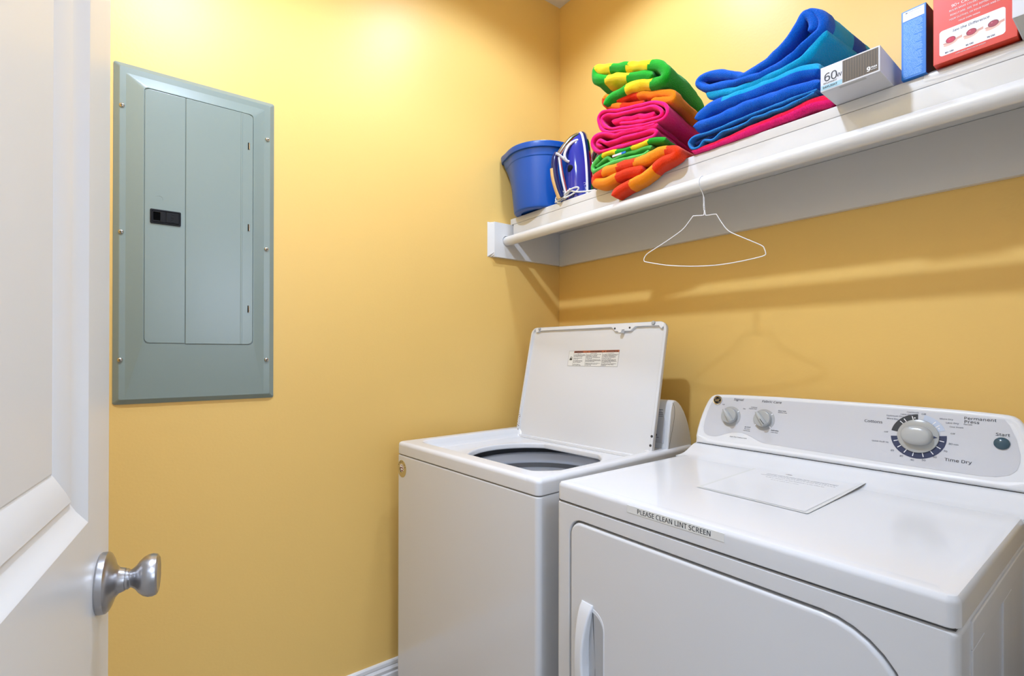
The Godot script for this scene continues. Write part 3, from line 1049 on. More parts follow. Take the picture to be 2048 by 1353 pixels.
# ============================================================ washer
func build_washer() -> void:
	var t := thing("washing_machine", "white top-loading washing machine with its lid standing open in the corner", "washer", Vector3(0.0767, 0, 0.8188), 3.84)
	var W := 0.686
	var mb := MB.new()
	var rings := []
	for s in [[0.010, 0.030], [0.0, 0.036], [0.0, 0.854], [0.001, 0.8575], [0.004, 0.8592]]:
		rings.append(ring_y(rrect(s[0], W - s[0], -0.670 + s[0], -s[0], 0.0145 - s[0], 6), s[1]))
	mb.loft(rings, true, false)
	for q in [Vector3(0.05, 0, -0.05), Vector3(W - 0.05, 0, -0.05), Vector3(0.05, 0, -0.62), Vector3(W - 0.05, 0, -0.62)]:
		lathe(mb, [[0.0, 0.0], [0.022, 0.0], [0.022, 0.012], [0.01, 0.016], [0.01, 0.034], [0.0, 0.034]], 18, q)
	commit(mb, "cabinet", m.enamel, t, 35)
	mb = MB.new()
	rings = []
	for s in [[0.0045, 0.8575], [0.0045, 0.8618]]:
		rings.append(ring_y(rrect(s[0], W - s[0], -0.670, -s[0], 0.018, 6), s[1]))
	mb.loft(rings, false, false)
	commit(mb, "seam", m.gap, t)
	# top deck: raised rim, sunken well, round opening
	var mid := Vector2(0.343, -0.300)
	var outer := rrect(0.0, W, -0.720, 0.0, 0.016, 6)
	var well := rrect(0.032, 0.654, -0.540, -0.050, [0.060, 0.060, 0.060, 0.060], 8)
	var ang := corner_angles([outer, well], mid, 72)
	rings = []
	for s in [[0.003, 0.8610], [0.0, 0.8640], [0.0, 0.8900], [0.0012, 0.8955], [0.0045, 0.9000], [0.0095, 0.9023], [0.0140, 0.9026]]:
		rings.append(ring_y(ray_ring(rrect(s[0], W - s[0], -0.720 + s[0], -s[0], max(0.016 - s[0], 0.004), 6), mid, ang), s[1]))
	for s in [[0.0, 0.9024], [0.005, 0.9012], [0.010, 0.8975], [0.016, 0.8860], [0.021, 0.8765], [0.027, 0.8728], [0.034, 0.8720]]:
		rings.append(ring_y(ray_ring(rrect(0.032 + s[0], 0.654 - s[0], -0.540 + s[0], -0.050 - s[0], 0.060 - s[0], 8), mid, ang), s[1]))
	for s in [[0.212, 0.8718], [0.207, 0.8705], [0.204, 0.8670], [0.2035, 0.8560], [0.206, 0.8530], [0.212, 0.8530]]:
		var r := PackedVector3Array()
		for a in ang:
			var dx: float = cos(a) * s[0] * 1.06 + 0.014
			var dz: float = sin(a) * s[0] * 1.04
			# the opening is cut straight along the hinge side
			r.append(Vector3(mid.x + dx, s[1], max(mid.y + dz, mid.y - 0.168 - (s[0] - 0.197))))
		rings.append(r)
	mb = MB.new()
	mb.loft(rings, false, false)
	commit(mb, "top_deck", m.enamel, t, 40)
	# finger dip on the left rim
	mb = MB.new()
	lathe(mb, [[0.0, 0.0], [0.022, 0.0], [0.021, 0.0014], [0.014, 0.0030], [0.0, 0.0036]], 24, Vector3(0.105, 0.8722, -0.120))
	commit(mb, "lid_bumper", m.enamel, t, 50)
	# tub, balance ring and basket below the opening
	var tc := Vector3(0.343, 0, -0.345)
	mb = MB.new()
	lathe(mb, [[0.300, 0.8560], [0.300, 0.45], [0.297, 0.45], [0.297, 0.8560], [0.300, 0.8560]], 64, tc)
	commit(mb, "outer_tub", m.tub_grey, t, 40)
	mb = MB.new()
	lathe(mb, [[0.268, 0.780], [0.266, 0.815], [0.262, 0.822], [0.250, 0.825], [0.240, 0.823], [0.236, 0.818], [0.235, 0.800], [0.237, 0.790], [0.252, 0.780], [0.268, 0.780]], 72, tc)
	commit(mb, "balance_ring", m.basket, t, 50)
	mb = MB.new()
	lathe(mb, [[0.262, 0.780], [0.262, 0.768], [0.245, 0.768], [0.245, 0.790], [0.262, 0.780]], 72, tc)
	commit(mb, "ring_groove", m.tub_grey, t, 50)
	mb = MB.new()
	lathe(mb, [[0.262, 0.772], [0.258, 0.46], [0.0, 0.45], [0.0, 0.456], [0.250, 0.468], [0.254, 0.772]], 72, tc)
	commit(mb, "basket", m.basket, t, 50)
	mb = MB.new()
	lathe(mb, [[0.0, 0.45], [0.090, 0.46], [0.060, 0.50], [0.045, 0.60], [0.040, 0.70], [0.030, 0.72], [0.0, 0.725]], 32, tc)
	commit(mb, "agitator", m.basket, t, 50)
	for q in [Vector3(0.316, 0.843, -0.6105), Vector3(0.470, 0.842, -0.594)]:
		mb = MB.new()
		lathe(mb, [[0.0, 0.0], [0.0045, 0.0], [0.0045, 0.004], [0.0, 0.005]], 12, q, "z")
		commit(mb, "tub_clip", m.iron_tan, t)
	# sticker on the front
	build_sticker(t)
	build_washer_lid(t)
	build_washer_console(t)


func build_sticker(t: Node3D) -> void:
	var s := empty_part("round_sticker", t, Transform3D(Basis(), Vector3(0.0345, 0.8150, 0.0003)))
	s.set_meta("label", "round gold sticker with a red and white emblem")
	var gold := m.get("gold_paper", mat("gold_paper", c255(196, 172, 112), 0.5))
	var mb := MB.new()
	lathe(mb, [[0.0, -0.0004], [0.0285, -0.0004], [0.0285, 0.0004], [0.0, 0.0004]], 44, Vector3.ZERO, "z")
	commit(mb, "sticker_disc", gold, s)
	mb = MB.new()
	prism(mb, PackedVector2Array([Vector2(-0.011, 0.011), Vector2(-0.004, 0.0155), Vector2(0.005, 0.0135), Vector2(0.013, 0.007), Vector2(0.010, 0.004), Vector2(0.014, -0.002), Vector2(0.008, -0.0065), Vector2(0.006, -0.010), Vector2(-0.004, -0.0105), Vector2(-0.009, -0.006), Vector2(-0.0125, 0.002)]), 0.0003, 0.0006)
	commit(mb, "emblem", m.white_print, s)
	mb = MB.new()
	for q in [[[-0.006, 0.0125], [0.004, 0.0118], [0.0115, 0.0065], [0.0105, 0.0050], [0.003, 0.0100], [-0.006, 0.0108]], [[-0.008, 0.004], [0.004, 0.0052], [0.0125, -0.0005], [0.0115, -0.0030], [0.003, 0.0020], [-0.008, 0.0008]], [[-0.003, -0.0045], [0.008, -0.0040], [0.007, -0.0085], [-0.002, -0.0090]]]:
		var p := PackedVector2Array()
		for v in q:
			p.append(Vector2(v[0], v[1]))
		prism(mb, p, 0.0005, 0.0008)
	commit(mb, "emblem_stripes", mat("brick_red", c255(128, 34, 26), 0.5), s)
	mb = MB.new()
	prism(mb, PackedVector2Array([Vector2(-0.012, 0.003), Vector2(-0.008, 0.0045), Vector2(-0.0075, -0.005), Vector2(-0.003, -0.0095), Vector2(-0.0045, -0.014), Vector2(-0.0085, -0.011), Vector2(-0.0128, -0.004)]), 0.0005, 0.0009)
	commit(mb, "emblem_dark", m.charcoal, s)
	var word := "AMERICA"
	for i in word.length():
		var a := deg_to_rad(150.0 - i * 22.0)
		letters(s, word[i], 0.0040 if word[i] != "I" else 0.0012, Transform3D(Basis(Vector3(0, 0, 1), a - PI / 2), Vector3(cos(a) * 0.0228, sin(a) * 0.0228, 0.0004)), m.ink, 1, font_bold)


func build_washer_lid(t: Node3D) -> void:
	var ld := empty_part("lid", t, Transform3D(Basis(Vector3(1, 0, 0), deg_to_rad(-12.0)), Vector3(0.040, 0.872, -0.502)))
	# lid frame: x across, y from the hinge to the far edge, z towards the room (inner side of the lid)
	var L := 0.444
	var W := 0.621
	var mb := MB.new()
	var rings := []
	rings.append(ring_z(rrect(0.012, W - 0.012, 0.012, L - 0.010, 0.020, 6), -0.0215))
	rings.append(ring_z(rrect(0.004, W - 0.004, 0.004, L - 0.003, 0.024, 6), -0.0190))
	rings.append(ring_z(rrect(0.0, W, 0.0, L, 0.028, 6), -0.013))
	rings.append(ring_z(rrect(0.0, W, 0.0, L, 0.028, 6), -0.0015))
	rings.append(ring_z(rrect(0.0012, W - 0.0012, 0.0012, L - 0.0012, 0.027, 6), 0.0))
	rings.append(ring_z(rrect(0.0085, W - 0.0085, 0.0085, L - 0.006, 0.021, 6), 0.0))
	rings.append(ring_z(rrect(0.0095, W - 0.0095, 0.0095, L - 0.007, 0.020, 6), -0.0010))
	rings.append(ring_z(rrect(0.0125, W - 0.0125, 0.0125, L - 0.009, 0.018, 6), -0.0085))
	rings.append(ring_z(rrect(0.0200, W - 0.0200, 0.0200, L - 0.012, 0.012, 6), -0.0085))
	mb.loft(rings)
	commit(mb, "lid_pan", m.enamel, ld, 35)
	# plastic strip along the far edge, with the catch plate
	mb = MB.new()
	var st := PackedVector2Array()
	for q in [[24, 436], [30, 441], [600, 441.5], [612, 438], [611, 428], [604, 420], [598, 424], [594, 430], [506, 431], [496, 425], [487, 416], [423, 416], [409, 429.5], [402, 431.5], [48, 430.5], [40, 425], [33, 424], [25, 430]]:
		st.append(Vector2(q[0], q[1]) / 1000.0)
	prism(mb, st, -0.0088, 0.0012)
	commit(mb, "edge_strip", m.plastic_white, ld, 30)
	mb = MB.new()
	prism(mb, PackedVector2Array([Vector2(0.4455, 0.4165), Vector2(0.4605, 0.4165), Vector2(0.4585, 0.4085), Vector2(0.4475, 0.4085)]), -0.003, 0.0145)
	commit(mb, "strike", m.plastic_white, ld, 30)
	mb = MB.new()
	slab(mb, 0.4455, 0.4620, 0.4185, 0.4203, 0.0003, 0.0010, 0.0017, 0.0002, 2, 1)
	commit(mb, "strike_slot", m.charcoal, ld)
	for q in [[0.0495, 0.4365, 0.0058], [0.5735, 0.4385, 0.0068]]:
		mb = MB.new()
		lathe(mb, [[0.0, 0.0], [q[2], 0.0], [q[2], 0.004], [q[2] * 0.8, 0.0062], [0.0, 0.0068]], 20, Vector3(q[0], q[1], 0.0008), "z")
		commit(mb, "bumper", m.ring_grey, ld, 50)
	for q in [[0.4212, 0.4255], [0.4825, 0.4262]]:
		mb = MB.new()
		lathe(mb, [[0.0, 0.0], [0.0036, 0.0], [0.0034, 0.0012], [0.0, 0.0018]], 14, Vector3(q[0], q[1], 0.0010), "z")
		commit(mb, "screw", m.charcoal, ld)
	for q in [[0.6150, 0.0760], [0.6142, 0.0475]]:
		mb = MB.new()
		lathe(mb, [[0.0, 0.0], [0.0042, 0.0], [0.0040, 0.0010], [0.0, 0.0014]], 14, Vector3(q[0], q[1], -0.0002), "z")
		commit(mb, "hinge_screw", m.charcoal, ld)
	# rust along the lower left edge
	var rng := RandomNumberGenerator.new()
	rng.seed = 4
	mb = MB.new()
	for i in 46:
		var y := 0.012 + pow(rng.randf(), 1.2) * 0.085
		var x := 0.0026 + rng.randf() * 0.0085
		var rr := 0.0007 + rng.randf() * 0.0019 * (1.0 - y * 6.0)
		if rr > 0.0004:
			lathe(mb, [[0.0, 0.0], [rr, 0.0], [rr * 0.8, 0.0004], [0.0, 0.0005]], 7, Vector3(x, y, -0.0001 if x < 0.009 else -0.0008), "z")
	var ru := commit(mb, "rust_spots", m.rust, ld)
	ru.set_meta("kind", "stuff")
	# warning label
	mb = MB.new()
	mb.quad_uv(Vector3(0.2172, 0.2905, -0.0080), Vector3(0.4458, 0.2925, -0.0080), Vector3(0.4458, 0.3520, -0.0080), Vector3(0.2172, 0.3478, -0.0080))
	var lb := commit(mb, "warning_label", warning_material(), ld)
	lb.set_meta("label", "printed warning label in three columns under an orange brown heading")
	letters(ld, "WARNING", 0.0410, Transform3D(Basis(), Vector3(0.2650, 0.3440, -0.0079)), m.ink, 1, font_bold)
	letters(ld, "AVERTISSEMENT", 0.0540, Transform3D(Basis(), Vector3(0.3450, 0.3455, -0.0079)), m.ink, 1, font_bold)
	letters(ld, "ADVERTENCIA", 0.0500, Transform3D(Basis(), Vector3(0.4160, 0.3468, -0.0079)), m.ink, 1, font_bold)


func new_image(w: int, h: int, c: Color) -> Image:
	var im := Image.create(w, h, false, Image.FORMAT_RGBA8)
	im.fill(c)
	return im


func text_rows(im: Image, x: int, y: int, w: int, rows: Array, h: int, gap: int, c: Color, rng: RandomNumberGenerator) -> void:
	# lines of print too small to read: runs of short dark marks
	for q in rows:
		var p := x
		var end := x + int(w * q)
		while p < end:
			var k := rng.randi_range(2, 4)
			im.fill_rect(Rect2i(p, y + rng.randi_range(0, 1), min(k, end - p), h), c)
			p += k + (1 if rng.randf() < 0.8 else 4)
		y += h + gap


func print_material(key: String, im: Image, rough := 0.5) -> StandardMaterial3D:
	var s := mat(key, Color.WHITE, rough)
	s.albedo_texture = ImageTexture.create_from_image(im)
	return s


func warning_material() -> StandardMaterial3D:
	var rng := RandomNumberGenerator.new()
	rng.seed = 9
	var im := new_image(640, 170, c255(228, 227, 222))
	var ink := c255(92, 90, 92)
	im.fill_rect(Rect2i(0, 0, 640, 2), ink)
	im.fill_rect(Rect2i(0, 168, 640, 2), ink)
	im.fill_rect(Rect2i(0, 0, 2, 170), ink)
	im.fill_rect(Rect2i(638, 0, 2, 170), ink)
	im.fill_rect(Rect2i(68, 1, 571, 23), c255(176, 98, 70))
	for x in [68, 232, 440]:
		im.fill_rect(Rect2i(x, 24, 2, 145), ink)
	for q in [[86, 1], [244, 1], [452, 1]]:
		for i in 14:
			im.fill_rect(Rect2i(q[0] + 7 - i / 2, 5 + i, i, 1), c255(40, 30, 28))
	text_rows(im, 118, 30, 50, [1.0], 5, 5, ink, rng)
	text_rows(im, 290, 30, 80, [1.0], 5, 5, c255(60, 60, 62), rng)
	text_rows(im, 490, 30, 90, [1.0], 5, 5, ink, rng)
	text_rows(im, 74, 42, 152, [0.95, 1.0, 0.75], 6, 4, ink, rng)
	text_rows(im, 74, 80, 152, [0.75, 0.4], 6, 4, ink, rng)
	text_rows(im, 74, 106, 152, [0.8, 0.8, 0.65], 6, 4, ink, rng)
	text_rows(im, 74, 146, 152, [0.6, 0.7], 6, 4, ink, rng)
	text_rows(im, 238, 42, 196, [0.95, 0.72, 0.72], 6, 4, ink, rng)
	text_rows(im, 238, 74, 196, [0.9, 0.4], 6, 4, ink, rng)
	text_rows(im, 238, 98, 196, [0.95, 1.0, 0.6], 6, 3, ink, rng)
	text_rows(im, 238, 134, 196, [0.95, 0.8, 0.4], 6, 4, ink, rng)
	text_rows(im, 446, 42, 186, [1.0, 0.95, 0.85], 6, 4, ink, rng)
	text_rows(im, 446, 74, 186, [0.85, 0.6], 6, 4, ink, rng)
	text_rows(im, 446, 96, 186, [0.9, 0.9, 0.95, 0.6], 6, 3, ink, rng)
	text_rows(im, 446, 138, 186, [0.95, 0.8, 0.3], 6, 3, ink, rng)
	# black flame mark
	for i in 40:
		var y := 64 + i
		var w := int(6 + i * 0.8)
		im.fill_rect(Rect2i(34 - w / 2, y, w, 1), c255(40, 38, 34))
	for q in [[30, 62, 4, 24], [40, 60, 4, 22], [48, 72, 5, 26], [22, 80, 3, 14]]:
		im.fill_rect(Rect2i(q[0], q[1], q[2], q[3]), c255(40, 38, 34))
	im.fill_rect(Rect2i(34, 60, 5, 24), c255(228, 227, 222))
	return print_material("warning_print", im, 0.35)


func build_washer_console(t: Node3D) -> void:
	var cs := empty_part("control_panel", t, Transform3D())
	# cross-section (depth, height), rounded dome at the back
	var prof := [[0.574, 0.8965], [0.577, 0.930], [0.5835, 0.975], [0.590, 1.015], [0.5965, 1.040], [0.602, 1.049], [0.611, 1.0535], [0.624, 1.0520], [0.640, 1.0445], [0.656, 1.0320], [0.672, 1.0150], [0.687, 0.9940], [0.700, 0.9690], [0.711, 0.9400], [0.718, 0.9140], [0.719, 0.8965]]
	var sec := func(x: float, d: float) -> PackedVector3Array:
		var r := PackedVector3Array()
		var mid := Vector2(0.645, 0.945)
		for p in prof:
			var q := Vector2(p[0], p[1])
			var w := (q - mid).normalized() * d
			q -= Vector2(w.x, max(w.y, 0.0))
			r.append(Vector3(x, q.y, -q.x))
		return r
	var mb := MB.new()
	var rings := []
	for q in [[0.011, 0.005], [0.0125, 0.001], [0.016, 0.0], [0.6690, 0.0], [0.6735, 0.0012], [0.6755, 0.004]]:
		rings.append(sec.call(q[0], q[1]))
	var mark := mb.mark()
	mb.loft(rings, true, true)
	mb.orient(mark)
	commit(mb, "housing", m.plastic_white, cs, 32)
	# silver overlay on the sloping face
	var b := Transform3D(Basis(Vector3(1, 0, 0), deg_to_rad(-8.4)), Vector3(0, 0.8965, -0.5720))
	mb = MB.new()
	mb.xf = b
	slab(mb, 0.030, 0.6610, 0.022, 0.141, [0.006, 0.003, 0.060, 0.05], -0.002, 0.0012, 0.0006, 8)
	commit(mb, "overlay", m.plastic_silver, cs)
	var at := func(x: float, y: float) -> Transform3D: return b * Transform3D(Basis(), Vector3(x, y, 0.0013))
	mb = MB.new()
	lathe(mb, [[0.0, 0.0], [0.0042, 0.0], [0.0040, 0.0006], [0.0, 0.0008]], 20, Vector3.ZERO, "z")
	var lg := commit(mb, "small_badge", m.ink, cs)
	lg.transform = at.call(0.6310, 0.0460)
	var rng := RandomNumberGenerator.new()
	rng.seed = 3
	mb = MB.new()
	mb.xf = b
	for q in [[0.615, 0.642, 0.0375], [0.637, 0.649, 0.126], [0.635, 0.650, 0.117], [0.635, 0.651, 0.111], [0.636, 0.651, 0.105], [0.618, 0.629, 0.117], [0.618, 0.629, 0.111]]:
		var x: float = q[0]
		while x < q[1]:
			var w := rng.randf_range(0.0012, 0.0028)
			box(mb, Vector3(x, q[2], 0.0010), Vector3(min(x + w, q[1]), q[2] + 0.0022, 0.0015), 0.0001)
			x += w + 0.0005
	var fp := commit(mb, "fine_print", m.ink_soft, cs)
	fp.set_meta("kind", "stuff")
	mb = MB.new()
	var sp := []
	for q in [[0.579, 0.8970], [0.588, 0.925], [0.600, 0.958], [0.610, 0.990], [0.614, 1.012], [0.612, 1.032], [0.604, 1.046]]:
		sp.append(Vector3(0.6752, q[1], -q[0]))
	tube(mb, smooth_path(sp, 4), 0.0008, 6)
	commit(mb, "end_cap_seam", m.gap, cs)
	# knobs further along the panel, behind the lid
	for q in [0.12, 0.24]:
		mb = MB.new()
		mb.xf = b
		lathe(mb, [[0.0, 0.0], [0.021, 0.0], [0.021, 0.012], [0.018, 0.015], [0.0, 0.015]], 28, Vector3(q, 0.085, 0.001), "z")
		commit(mb, "selector_knob", m.plastic_grey, cs)
	mb = MB.new()
	mb.xf = b
	lathe(mb, [[0.0, 0.0], [0.036, 0.0], [0.034, 0.006], [0.026, 0.018], [0.022, 0.021], [0.0, 0.021]], 36, Vector3(0.47, 0.080, 0.001), "z")
	commit(mb, "timer_knob", m.plastic_grey, cs)


# ============================================================ shelf
func build_shelf() -> void:
	var t := thing("closet_shelf", "long white painted shelf on the back wall, holding towels, bucket, irons and boxes", "shelf", Vector3(0, SHELF, 0))
	var mb := MB.new()
	box(mb, Vector3(0.0105, -0.0245, 0.001), Vector3(ROOM_X, 0.0, 0.2850), 0.002)
	commit(mb, "shelf_board", m.shelf, t)
	mb = MB.new()
	box(mb, Vector3(0.0300, -0.0690, 0.2660), Vector3(ROOM_X, -0.0250, 0.2846), 0.0012)
	commit(mb, "front_lip", m.shelf, t)
	# board on the left wall, its end cut at a slant, with the hole for the rod
	var y0 := -0.1655
	var y1 := -0.0247
	mb = MB.new()
	var mid := Vector2(0.3105, -0.0955)
	var hole := PackedVector2Array()
	for i in 32:
		hole.append(mid + Vector2(cos(TAU * i / 32), sin(TAU * i / 32)) * 0.0205)
	var o0 := rrect(0.001, 0.3945, y0, y1, 0.0002, 2)
	var o1 := rrect(0.001, 0.3720, y0, y1, 0.0002, 2)
	var ang := corner_angles([o0, o1, hole], mid, 32)
	var r0 := ray_ring(o0, mid, ang)
	var r1 := ray_ring(o1, mid, ang)
	var h := ray_ring(hole, mid, ang)
	var to3 := func(p: PackedVector2Array, x: float) -> PackedVector3Array:
		var r := PackedVector3Array()
		for q in p:
			r.append(Vector3(x, q.y, q.x))
		return r
	mb.loft([to3.call(r0, 0.0005), to3.call(r1, 0.0190), to3.call(h, 0.0190), to3.call(h, 0.004)])
	commit(mb, "side_cleat", m.shelf, t, 20)
	mb = MB.new()
	box(mb, Vector3(0.0190, -0.1690, 0.0), Vector3(ROOM_X, -0.0250, 0.0190), 0.0012)
	commit(mb, "wall_ledger", m.shelf, t)
	mb = MB.new()
	box(mb, Vector3(ROOM_X - 0.019, y0, 0.019), Vector3(ROOM_X, y1, 0.265), 0.0012)
	commit(mb, "side_cleat", m.shelf, t)
	# rod
	mb = MB.new()
	var len_ := ROOM_X - 0.008
	lathe(mb, [[0.0, 0.0], [0.0188, 0.0], [0.0188, len_], [0.0, len_]], 40, Vector3.ZERO, "x")
	var rod := commit(mb, "clothes_rod", m.shelf, self, 40)
	rod.position = Vector3(0.005, 1.6605, 0.3105)
	tag(rod, "long round white rod under the front edge of the shelf", "rod")


# ============================================================ towels
func ribbon(mb: MB, path: Array, th, z0: float, z1: float, skew: float, colour: Callable, amp := 0.0035, seed_ := 0.0, hang := false) -> void:
	# a folded layer of cloth: a thick strip following the path, running back from z1 to z0
	var ctl := []
	for i in range(0, path.size(), 2):
		ctl.append(Vector3(path[i] / 100.0, path[i + 1] / 100.0, 0))
	var pts := smooth_path(ctl, 8)
	var n := pts.size()
	var arc := [0.0]
	for i in range(1, n):
		arc.append(arc[-1] + pts[i].distance_to(pts[i - 1]))
	var total: float = arc[-1]
	var nor := []
	for i in n:
		var d: Vector3 = (pts[min(i + 1, n - 1)] - pts[max(i - 1, 0)]).normalized()
		nor.append(Vector3(-d.y, d.x, 0))
	var slices := []
	var tmax: float = max(th[0], th[1]) if th is Array else th
	var rr: float = min(tmax * 0.62, 0.021)
	for k in 8:
		var a := (k / 7.0) * PI / 2
		slices.append([z1 - rr * (1 - cos(a)), max(sin(a), 0.06)])
	var steps := 9
	for k in range(1, steps):
		slices.append([lerpf(z1 - rr, z0 + rr, float(k) / steps), 1.0])
	for k in 5:
		var a := PI / 2 - (k / 4.0) * PI / 2
		slices.append([z0 + rr * (1 - cos(a)), max(sin(a), 0.06)])
	if hang:
		slices.insert(8, [0.2915, 1.0])
		slices.insert(9, [0.2885, 1.0])
		slices.sort_custom(func(a, b): return a[0] > b[0])
	var rings := []
	for s in slices:
		var z: float = s[0]
		var up := PackedVector3Array()
		var down := PackedVector3Array()
		for i in n:
			var q: float = lerpf(th[0], th[1], arc[i] / total) if th is Array else th
			var half := q * 0.5
			var e: float = min(arc[i], total - arc[i]) / half
			var cap := 1.0
			if e < 1.0:
				cap = max(sqrt(max(1.0 - (1.0 - e) * (1.0 - e), 0.0)), 0.08)
			var w: float = half * cap * s[1]
			var p: Vector3 = pts[i]
			var sway := noise.get_noise_3d(p.x * 6.0 + seed_ * 7.1, p.y * 6.0, z * 9.0) * amp * 1.2
			for side in 2:
				var sg := 1.0 if side == 0 else -1.0
				var v: Vector3 = p + nor[i] * (sg * w)
				var bump: float = noise.get_noise_3d(v.x * 13.0 + seed_ * 3.3, v.y * 13.0 + sg, z * 13.0) * 1.25 * amp * cap * s[1]
				v += nor[i] * (sg * bump + sway)
				v.x += (z - z1) * skew
				v.z = z + noise.get_noise_3d(v.x * 12.0, v.y * 12.0, seed_) * amp * (0.0 if hang else 1.3)
				if v.z < 0.2895:
					v.y = max(v.y, SHELF + 0.0006)
				v.z = max(v.z, 0.006)
				if side == 0:
					up.append(v)
				else:
					down.append(v)
		down.reverse()
		up.append_array(down)
		rings.append(up)
	var from := mb.mark()
	var full := 2 * n
	for i in rings.size() - 1:
		var a: PackedVector3Array = rings[i]
		var b: PackedVector3Array = rings[i + 1]
		for j in full:
			var k := (j + 1) % full
			var ia: int = min(j, full - 1 - j)
			var mida: float = (arc[ia] + arc[min(ia + 1, n - 1)] * 0.5 + arc[ia] * 0.5) * 0.5
			mb.col = colour.call(mida / total, 1 if j < n else -1, slices[i][0])
			mb.quad(a[j], a[k], b[k], b[j])
	for r in [rings[0], rings[-1]]:
		for j in n - 1:
			mb.col = colour.call(arc[j] / total, 0, slices[0][0])
			if r == rings[0]:
				mb.quad(r[full - 1 - j], r[full - 2 - j], r[j + 1], r[j])
			else:
				mb.quad(r[j], r[j + 1], r[full - 2 - j], r[full - 1 - j])
	mb.orient(from)
	mb.col = Color.WHITE


func stripes(list: Array) -> Callable:
	return func(s: float, _side: int, _z: float) -> Color:
		for q in list:
			if s <= q[0]:
				return q[1]
		return list[-1][1]


func towel(label: String, build: Callable, group: String, part := "folded_cloth") -> Node3D:
	var t := thing("towel", label, "towel", Vector3.ZERO, 0.0, group)
	var mb := MB.new()
	build.call(mb)
	# put the node at the towel's own base
	var lo := Vector3(1e9, 1e9, 1e9)
	var hi := -lo
	for p in mb.v:
		lo = lo.min(p)
		hi = hi.max(p)
	var at := Vector3((lo.x + hi.x) / 2, lo.y, (lo.z + hi.z) / 2)
	for i in mb.v.size():
		mb.v[i] -= at
	t.position = at
	commit(mb, part, m.cloth, t, 70, true)
	return t


